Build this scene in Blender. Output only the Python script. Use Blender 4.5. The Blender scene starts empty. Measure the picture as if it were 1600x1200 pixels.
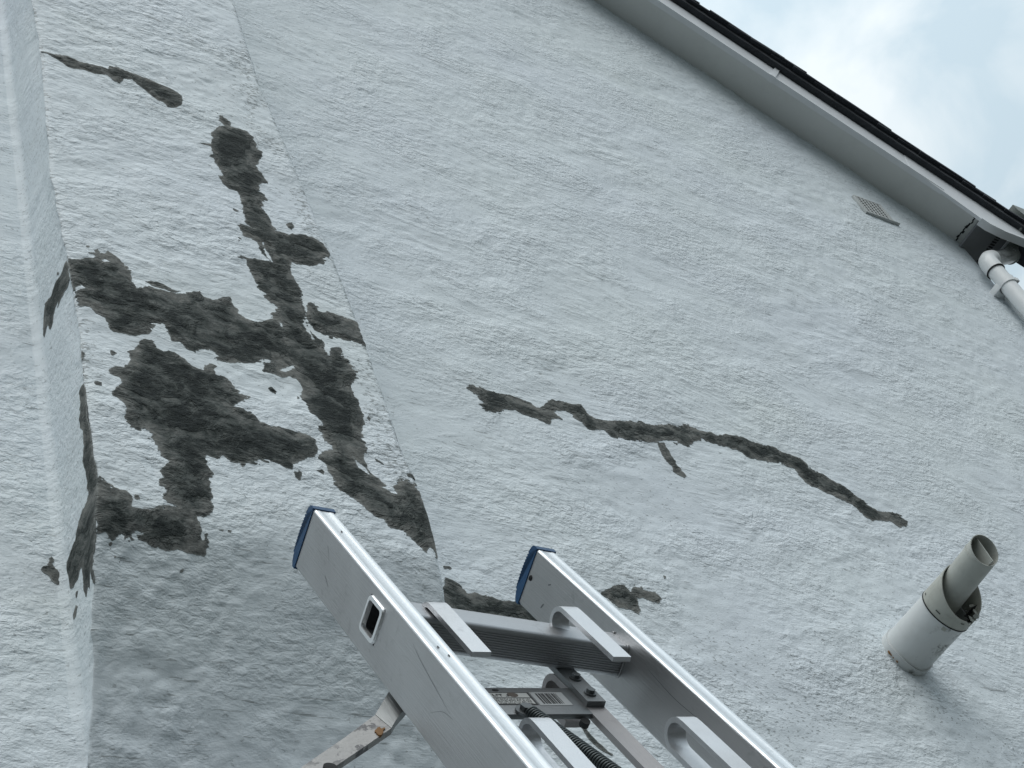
import bpy, bmesh, math, random
import numpy as np
from mathutils import Matrix, Vector

random.seed(7)
scene = bpy.context.scene
C = scene.collection
# ------------------------------------------------------------------ camera
# world: gable wall in the plane y = 1.7, x along the wall, z up, eye at the origin (1.6 m above the ground)
CAM = Matrix(((0.82639878, -0.19850626, -0.52693483, 0),
              (-0.48129685, -0.73473477, -0.47803573, 0),
              (-0.29226425, 0.64866022, -0.70272436, 0),
              (0, 0, 0, 1)))
cd = bpy.data.cameras.new('camera')
cam = bpy.data.objects.new('camera', cd)
C.objects.link(cam)
cam.matrix_world = CAM
cd.sensor_width = 36.0
cd.lens = 2404 / 1600 * 36
cd.clip_start = 0.05
cd.clip_end = 500
scene.camera = cam
# ------------------------------------------------------------------ sky and sun (overcast)
SUN_EL, SUN_AZ = math.radians(60), math.radians(32)   # azimuth measured from -y towards -x
w = bpy.data.worlds.new('World')
scene.world = w
w.use_nodes = True
nt = w.node_tree
nt.nodes.clear()
N = nt.nodes.new
L = nt.links.new
sky = N('ShaderNodeTexSky')
sky.sky_type = 'NISHITA'
sky.sun_disc = False
sky.sun_elevation = SUN_EL
sky.sun_rotation = math.radians(180) + SUN_AZ
tc = N('ShaderNodeTexCoord')
mp = N('ShaderNodeMapping')
mp.inputs['Scale'].default_value = (1, 1, 1.6)
L(tc.outputs['Generated'], mp.inputs['Vector'])
nz = N('ShaderNodeTexNoise')
nz.inputs['Scale'].default_value = 6.5
nz.inputs['Detail'].default_value = 7
nz.inputs['Roughness'].default_value = 0.5
nz.inputs['Distortion'].default_value = 0.3
L(mp.outputs['Vector'], nz.inputs['Vector'])
cr = N('ShaderNodeValToRGB')
cr.color_ramp.elements[0].position = 0.42
cr.color_ramp.elements[0].color = (6.7, 8.2, 9.1, 1)
cr.color_ramp.elements[1].position = 0.60
cr.color_ramp.elements[1].color = (9.7, 10.5, 10.8, 1)
L(nz.outputs['Fac'], cr.inputs['Fac'])
mx = N('ShaderNodeMixRGB')
mx.inputs['Fac'].default_value = 0.9
L(sky.outputs['Color'], mx.inputs['Color1'])
L(cr.outputs['Color'], mx.inputs['Color2'])
bg = N('ShaderNodeBackground')
bg.inputs['Strength'].default_value = 0.097
# overcast sky: dimmer towards the horizon than overhead
sx = N('ShaderNodeSeparateXYZ')
L(tc.outputs['Generated'], sx.inputs[0])
hz = N('ShaderNodeMapRange')
hz.inputs['From Min'].default_value = 0.0
hz.inputs['From Max'].default_value = 0.85
hz.inputs['To Min'].default_value = 0.25
hz.inputs['To Max'].default_value = 1.07
L(sx.outputs['Z'], hz.inputs['Value'])
vm = N('ShaderNodeVectorMath'); vm.operation = 'SCALE'
L(mx.outputs['Color'], vm.inputs[0]); L(hz.outputs['Result'], vm.inputs['Scale'])
L(vm.outputs['Vector'], bg.inputs['Color'])
wo = N('ShaderNodeOutputWorld')
L(bg.outputs['Background'], wo.inputs['Surface'])
sd = bpy.data.lights.new('sun', 'SUN')
sd.energy = 1.5
sd.angle = math.radians(58)
sd.color = (1.0, 0.98, 0.95)
sun = bpy.data.objects.new('sun', sd)
C.objects.link(sun)
sv = Vector((-math.sin(SUN_AZ) * math.cos(SUN_EL), -math.cos(SUN_AZ) * math.cos(SUN_EL), math.sin(SUN_EL)))
sun.rotation_euler = (-sv).to_track_quat('-Z', 'Y').to_euler()
sun.location = sv * 20
scene.view_settings.view_transform = 'Standard'
scene.view_settings.look = 'None'
scene.view_settings.exposure = 0.15
scene.view_settings.gamma = 1.0
scene.view_settings.use_curve_mapping = False

# ------------------------------------------------------------------ helpers
def tag(o, label=None, cat=None, group=None, kind=None):
    if label: o['label'] = label
    if cat: o['category'] = cat
    if group: o['group'] = group
    if kind: o['kind'] = kind
    return o

def thing(name, label, cat, mat=None, group=None):
    o = bpy.data.objects.new(name, None)
    o.empty_display_size = 0.1
    C.objects.link(o)
    if mat is not None: o.matrix_world = mat
    return tag(o, label, cat, group)

def link(name, me, mats, parent=None, world=False):
    """world=True: the mesh is written in world coordinates, moved into the parent's frame here"""
    o = bpy.data.objects.new(name, me)
    C.objects.link(o)
    if not isinstance(mats, (list, tuple)): mats = [mats]
    if len(me.materials) == 0:
        for m in mats: me.materials.append(m)
    if parent is not None:
        o.parent = parent
        if world:
            root = parent
            M4 = Matrix.Identity(4)
            while root is not None:
                M4 = root.matrix_basis @ M4
                root = root.parent
            me.transform(M4.inverted())
    return o

def mesh_from(name, verts, faces, smooth=False):
    me = bpy.data.meshes.new(name)
    me.from_pydata([tuple(map(float, v)) for v in verts], [], [tuple(int(i) for i in f) for f in faces])
    me.update()
    if smooth:
        me.polygons.foreach_set('use_smooth', [True] * len(me.polygons))
    return me

def fast_mesh(name, V, Q, smooth=True):
    """V (n,3) float array, Q (m,4) or (m,3) int array"""
    me = bpy.data.meshes.new(name)
    V = np.asarray(V, np.float32); Q = np.asarray(Q, np.int32)
    k = Q.shape[1]
    me.vertices.add(len(V)); me.vertices.foreach_set('co', V.ravel())
    me.loops.add(Q.size); me.loops.foreach_set('vertex_index', Q.ravel())
    me.polygons.add(len(Q))
    me.polygons.foreach_set('loop_start', np.arange(0, Q.size, k, dtype=np.int32))
    me.polygons.foreach_set('loop_total', np.full(len(Q), k, np.int32))
    me.update(calc_edges=True)
    me.polygons.foreach_set('use_smooth', np.full(len(Q), smooth))
    me.validate()
    return me

def bm_mesh(name, bm, smooth_angle=None, bevel=0.0, seg=2):
    if bevel:
        bmesh.ops.bevel(bm, geom=[e for e in bm.edges if e.is_manifold and e.calc_face_angle(0) > 0.5], offset=bevel,
                        segments=seg, affect='EDGES', profile=0.6, clamp_overlap=True)
    bmesh.ops.recalc_face_normals(bm, faces=bm.faces)
    me = bpy.data.meshes.new(name)
    bm.to_mesh(me); bm.free()
    if smooth_angle:
        me.polygons.foreach_set('use_smooth', [True] * len(me.polygons))
        me.set_sharp_from_angle(angle=math.radians(smooth_angle))
    return me

def box_bm(lo, hi, bm=None):
    bm = bm or bmesh.new()
    lo = Vector(lo); hi = Vector(hi)
    m = Matrix.Translation((lo + hi) / 2) @ Matrix.Diagonal((*(hi - lo), 1))
    bmesh.ops.create_cube(bm, size=1, matrix=m)
    return bm

def box_mesh(name, lo, hi, bevel=0.0):
    return bm_mesh(name, box_bm(lo, hi), 35 if bevel else None, bevel)

def prism_bm(poly, d0, d1, to3, bm=None):
    """poly: 2D outline, extruded between d0 and d1; to3(u, v, d) -> point"""
    bm = bm or bmesh.new()
    a = [bm.verts.new(to3(u, v, d0)) for u, v in poly]
    b = [bm.verts.new(to3(u, v, d1)) for u, v in poly]
    n = len(poly)
    bm.faces.new(a); bm.faces.new(b[::-1])
    for i in range(n):
        bm.faces.new((a[i], b[i], b[(i + 1) % n], a[(i + 1) % n]))
    return bm

def tube_bm(path, r, n=24, bm=None, cap=True, rs=None):
    """sweep a circle along a list of points"""
    bm = bm or bmesh.new()
    P = [Vector(p) for p in path]
    rings = []
    up = None
    for i, p in enumerate(P):
        t = (P[min(i + 1, len(P) - 1)] - P[max(i - 1, 0)]).normalized()
        if up is None:
            up = t.orthogonal().normalized()
        up = (up - t * up.dot(t)).normalized()
        s = t.cross(up)
        rr = rs[i] if rs else r
        rings.append([bm.verts.new(p + (up * math.cos(a) + s * math.sin(a)) * rr) for a in
                      [2 * math.pi * k / n for k in range(n)]])
    for a, b in zip(rings, rings[1:]):
        for k in range(n):
            bm.faces.new((a[k], a[(k + 1) % n], b[(k + 1) % n], b[k]))
    if cap:
        bm.faces.new(rings[0][::-1]); bm.faces.new(rings[-1])
    return bm

# ---- lattice noise in numpy (real relief of the render, world metres)
def _h(ix, iy, s):
    v = (ix.astype(np.int64) * 374761393 + iy.astype(np.int64) * 668265263 + s * 1274126177) & 0xffffffff
    v = ((v ^ (v >> 13)) * 1274126177) & 0xffffffff
    v = (v ^ (v >> 16)) & 0xffffff
    return v / float(0xffffff) * 2 - 1

def vnoise(x, y, s=0):
    ix = np.floor(x); iy = np.floor(y)
    fx = x - ix; fy = y - iy
    fx = fx * fx * fx * (fx * (fx * 6 - 15) + 10); fy = fy * fy * fy * (fy * (fy * 6 - 15) + 10)
    ix = ix.astype(np.int64); iy = iy.astype(np.int64)
    a = _h(ix, iy, s); b = _h(ix + 1, iy, s); c = _h(ix, iy + 1, s); d = _h(ix + 1, iy + 1, s)
    return (a * (1 - fx) + b * fx) * (1 - fy) + (c * (1 - fx) + d * fx) * fy

def fbm(x, y, wl, octv=3, s=0, rough=0.5, ax=1.0):
    x = np.asarray(x, float) / (wl * ax); y = np.asarray(y, float) / wl
    t = 0; a = 1; n = 0
    for o in range(octv):
        c, sn = math.cos(o * 0.9 + .3), math.sin(o * 0.9 + .3)
        if ax != 1.0: c, sn = 1, 0
        t = t + a * vnoise(x * c - y * sn + 17.3 * o, x * sn + y * c - 9.1 * o, s + o * 11)
        n += a; a *= rough; x = x * 2.03; y = y * 2.03
    return t / n

def sstep(a, b, v):
    t = np.clip((v - a) / (b - a), 0, 1)
    return t * t * (3 - 2 * t)

# ------------------------------------------------------------------ materials
class MB:
    def __init__(self, name, rough=0.6, metal=0.0, col=(0.5, 0.5, 0.5), spec=None):
        self.m = bpy.data.materials.new(name)
        self.m.use_nodes = True
        self.nt = self.m.node_tree
        self.b = self.nt.nodes['Principled BSDF']
        self.b.inputs['Base Color'].default_value = (*col, 1)
        self.b.inputs['Roughness'].default_value = rough
        self.b.inputs['Metallic'].default_value = metal
        if spec is not None: self.b.inputs['Specular IOR Level'].default_value = spec
        self.tc = self.nt.nodes.new('ShaderNodeTexCoord')
    def n(self, t, **k):
        x = self.nt.nodes.new(t)
        for a, v in k.items():
            if a in x.inputs: x.inputs[a].default_value = v
            else: setattr(x, a, v)
        return x
    def l(self, a, b): self.nt.links.new(a, b)
    def vec(self, scale=(1, 1, 1), rot=(0, 0, 0)):
        m = self.n('ShaderNodeMapping')
        m.inputs['Scale'].default_value = scale
        m.inputs['Rotation'].default_value = rot
        self.l(self.tc.outputs['Object'], m.inputs['Vector'])
        return m.outputs['Vector']
    def noise(self, scale, detail=4, rough=0.55, v=None, dist=0.0):
        x = self.n('ShaderNodeTexNoise')
        x.inputs['Scale'].default_value = scale
        x.inputs['Detail'].default_value = detail
        x.inputs['Roughness'].default_value = rough
        x.inputs['Distortion'].default_value = dist
        self.l(v if v is not None else self.tc.outputs['Object'], x.inputs['Vector'])
        return x.outputs['Fac']
    def ramp(self, fac, stops):
        r = self.n('ShaderNodeValToRGB')
        e = r.color_ramp.elements
        while len(e) < len(stops): e.new(0.5)
        for i, (p, c) in enumerate(stops):
            e[i].position = p
            e[i].color = (c, c, c, 1) if isinstance(c, (int, float)) else (*c, 1)
        self.l(fac, r.inputs['Fac'])
        return r.outputs['Color']
    def math(self, op, a, b=None, clamp=False):
        x = self.n('ShaderNodeMath'); x.operation = op; x.use_clamp = clamp
        for i, v in enumerate((a, b)):
            if v is None: continue
            if isinstance(v, (int, float)): x.inputs[i].default_value = v
            else: self.l(v, x.inputs[i])
        return x.outputs[0]
    def mix(self, fac, a, b, mode='MIX'):
        x = self.n('ShaderNodeMixRGB'); x.blend_type = mode
        for s, v in zip(('Fac', 'Color1', 'Color2'), (fac, a, b)):
            if isinstance(v, (int, float)): x.inputs[s].default_value = v if s == 'Fac' else (v, v, v, 1)
            elif isinstance(v, tuple): x.inputs[s].default_value = (*v, 1)
            else: self.l(v, x.inputs[s])
        return x.outputs['Color']
    def bump(self, h, dist, strength=1.0, prev=None):
        x = self.n('ShaderNodeBump')
        x.inputs['Distance'].default_value = dist
        x.inputs['Strength'].default_value = strength
        self.l(h, x.inputs['Height'])
        if prev is not None: self.l(prev, x.inputs['Normal'])
        return x.outputs['Normal']
    def col(self, c): self.l(c, self.b.inputs['Base Color'])
    def rough(self, r): self.l(r, self.b.inputs['Roughness'])
    def nor(self, n): self.l(n, self.b.inputs['Normal'])
    def attr(self, name):
        a = self.n('ShaderNodeAttribute'); a.attribute_name = name
        return a.outputs['Fac']

WHITE = (0.725, 0.782, 0.825)
def painted_render(name, dirt=1.0, grain=1.0):
    m = MB(name, 0.62, spec=0.35)
    v = m.vec((0.75, 1, 1.15))
    big = m.noise(1.7, 4, 0.5, v)
    mid = m.noise(11, 5, 0.6, v)
    c = m.mix(m.ramp(big, [(0.35, 0), (0.65, 1)]), WHITE, (0.73, 0.79, 0.81))
    c = m.mix(m.math('MULTIPLY', m.ramp(mid, [(0.45, 0), (0.75, 1)]), 0.22), c, (0.62, 0.66, 0.68))
    # fine dirt in the paint's pits; flue and arris shadow painted as specks too
    fine = m.noise(150, 5, 0.65, m.vec((0.55, 1, 1.1)))
    where = m.ramp(m.noise(5.5, 4, 0.6, v), [(0.42, 0), (0.62, 1)])
    att = m.attr('dirt')
    w = m.math('MAXIMUM', m.math('MULTIPLY', where, 0.24), att, True)
    thr = m.math('ADD', 0.375, m.math('MULTIPLY', w, 0.105 * dirt))
    sp = m.math('MULTIPLY', m.math('SUBTRACT', thr, fine), 22, True)
    sp = m.math('MULTIPLY', m.math('MULTIPLY', sp, 0.62), m.math('SUBTRACT', 1.0, m.attr('flat')))
    c = m.mix(sp, c, (0.14, 0.155, 0.15))
    # long hair cracks and brush drags
    drag = m.noise(120, 4, 0.6, m.vec((0.10, 1, 1.25), (0, 0.12, 0)), 0.2)
    wd = m.ramp(m.noise(4.1, 4, 0.6, v), [(0.45, 0), (0.66, 1)])
    dg = m.math('MULTIPLY', m.math('SUBTRACT', m.math('ADD', 0.345, m.math('MULTIPLY', wd, 0.045)), drag), 20, True)
    c = m.mix(m.math('MULTIPLY', dg, 0.65), c, (0.25, 0.27, 0.27))
    # faint yellow green bloom in places
    c = m.mix(m.math('MULTIPLY', m.ramp(m.noise(2.6, 5, 0.6, v), [(0.60, 0), (0.74, 1)]), 0.10), c, (0.62, 0.66, 0.54))
    m.col(c)
    # combed / sponged paint relief
    gm = m.ramp(m.noise(3.7, 5, 0.6, v, 0.5), [(0.42, 0.12), (0.60, 1)])
    g1 = m.noise(62, 4, 0.60, m.vec((0.72, 1, 1.1), (0, 0.22, 0)), 0.3)
    g2 = m.noise(260, 3, 0.6, m.vec((0.6, 1, 1.2)))
    st = m.noise(60, 4, 0.6, m.vec((0.14, 1, 1.3), (0, 0.5, 0)))
    h = m.math('ADD', m.math('MULTIPLY', g1, gm), m.math('MULTIPLY', g2, 0.10))
    h = m.math('ADD', h, m.math('MULTIPLY', m.math('MULTIPLY', st, 0.30), m.ramp(m.noise(2.1, 3, 0.5), [(0.48, 0), (0.60, 1)])))
    h = m.math('MULTIPLY', h, m.math('SUBTRACT', 1.0, m.attr('flat')))
    m.nor(m.bump(h, 0.0088 * grain))
    return m.m

def mortar_mat(name):
    m = MB(name, 0.85, spec=0.25)
    d = m.attr('edge')                      # 0 at the feathered rim, 1 where the fill is thick
    v = m.vec((1, 1, 1.25), (0, 0.45, 0))
    n1 = m.ramp(m.noise(13, 5, 0.62, v, 0.6), [(0.36, 0), (0.66, 1)])
    n2 = m.noise(38, 5, 0.65, v, 0.8)
    n3 = m.noise(190, 4, 0.7)
    a = m.math('ADD', m.math('MULTIPLY', n1, 0.30), m.math('MULTIPLY', n2, 0.70))
    a = m.math('ADD', a, m.math('MULTIPLY', m.math('SUBTRACT', 0.60, d), 0.22))
    c = m.ramp(a, [(0.34, (0.030, 0.038, 0.037)), (0.46, (0.075, 0.086, 0.081)), (0.57, (0.132, 0.140, 0.133)), (0.72, (0.200, 0.203, 0.190))])
    c = m.mix(m.ramp(n3, [(0.25, 0.55), (0.5, 0)]), c, (0.018, 0.022, 0.022))
    # thin pale laitance wiped over the trowel marks
    lt = m.ramp(m.noise(26, 4, 0.55, m.vec((1, 1, 3.5), (0, 0.7, 0)), 1.2), [(0.64, 0), (0.72, 0.45)])
    c = m.mix(lt, c, (0.20, 0.21, 0.20))
    # the rim is scraped so thin that the white paint ghosts through
    rim = m.math('MULTIPLY', m.ramp(m.math('ADD', d, m.math('MULTIPLY', m.math('SUBTRACT', n3, 0.5), 0.18)), [(0.01, 1), (0.075, 0)]), 0.42)
    c = m.mix(rim, c, (0.36, 0.38, 0.37))
    m.col(c)
    rg = m.ramp(n1, [(0.38, 1), (0.6, 0.25)])
    h = m.math('MULTIPLY', m.noise(130, 5, 0.7, m.vec((0.6, 1, 1.4), (0, 0.3, 0))), rg)
    h = m.math('ADD', h, m.math('MULTIPLY', n2, 0.5))
    m.nor(m.bump(h, 0.007))
    return m.m

def plain(name, col, rough=0.5, metal=0.0, var=0.12, scale=8, bump=0.0, bscale=120, dirt=0.0, spec=None):
    m = MB(name, rough, metal, col, spec)
    n = m.noise(scale, 5, 0.6)
    c = m.mix(n, tuple(x * (1 - var) for x in col), tuple(min(1, x * (1 + var)) for x in col))
    if dirt:
        dn = m.ramp(m.noise(scale * 2.3, 6, 0.7), [(0.52, 0), (0.75, dirt)])
        c = m.mix(dn, c, tuple(x * 0.35 for x in col))
    m.col(c)
    m.rough(m.ramp(m.noise(scale * 3, 4, 0.6), [(0.3, max(0, rough - 0.08)), (0.7, min(1, rough + 0.1))]))
    if bump:
        m.nor(m.bump(m.noise(bscale, 4, 0.6), bump))
    return m.m

def alu(name, col=(0.60, 0.61, 0.62), rough=0.42, along=(60, 60, 1.2), scr=0.3, blot=0.25):
    m = MB(name, rough, 0.92, col)
    g = m.noise(9, 5, 0.6, m.vec(along))
    b = m.noise(7, 5, 0.55)
    c = m.mix(g, tuple(x * 0.90 for x in col), tuple(min(1, x * 1.06) for x in col))
    c = m.mix(m.ramp(b, [(0.45, 0), (0.8, blot)]), c, tuple(x * 0.62 for x in col))
    sm = m.ramp(m.noise(38, 6, 0.72, None, 0.6), [(0.56, 0), (0.70, 0.55)])
    c = m.mix(m.math('MULTIPLY', sm, m.ramp(m.noise(6, 3, 0.5), [(0.42, 0), (0.62, 1)])), c, tuple(x * 0.55 for x in col))
    # scratches and scuffs
    s1 = m.noise(5, 2, 0.4, m.vec((30, 30, 2.2), (0.25, 0.5, 0.2)), 0.6)
    s1 = m.ramp(s1, [(0.485, 0), (0.5, 1), (0.515, 0)])
    s = m.math('MULTIPLY', s1, m.ramp(m.noise(4.3, 3, 0.6), [(0.55, 0), (0.7, scr)]))
    c = m.mix(s, c, tuple(x * 0.35 for x in col))
    m.col(c)
    m.rough(m.ramp(b, [(0.3, rough - 0.07), (0.75, rough + 0.14)]))
    m.nor(m.bump(g, 0.0004))
    return m.m

RENDER = painted_render('white_painted_render')
BREAST = painted_render('white_painted_breast_render', 1.15, 1.0)
MORTAR = mortar_mat('grey_cement_mortar')
CRACK = plain('crack_shadow_dirt', (0.07, 0.075, 0.07), 0.9)
SOFFIT = plain('dull_white_soffit_paint', (0.70, 0.71, 0.69), 0.55, var=0.05, scale=3, dirt=0.12)
BARGE = plain('white_upvc_bargeboard', (0.74, 0.76, 0.78), 0.38, var=0.04, scale=5, dirt=0.1)
SLATE = plain('dark_concrete_tile', (0.028, 0.033, 0.042), 0.8, var=0.35, scale=30, bump=0.003, bscale=90)
SLATE_MORTAR = plain('verge_bedding_mortar', (0.040, 0.045, 0.052), 0.9, var=0.3, scale=40, bump=0.003)
EAVES = plain('grey_eaves_soffit', (0.20, 0.205, 0.215), 0.5, var=0.08, scale=10)
DARK = plain('dark_void', (0.02, 0.021, 0.022), 0.9)
PVC = plain('white_pvc_pipe', (0.77, 0.79, 0.79), 0.33, var=0.06, scale=12, dirt=0.15)
GUTTER = plain('weathered_grey_green_gutter', (0.24, 0.26, 0.245), 0.5, var=0.15, scale=20, dirt=0.3)
VENTM = plain('white_plastic_vent', (0.56, 0.58, 0.57), 0.45, var=0.06, scale=30)
GROUND = plain('concrete_paving', (0.04, 0.044, 0.04), 0.9, var=0.2, scale=2)

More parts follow.
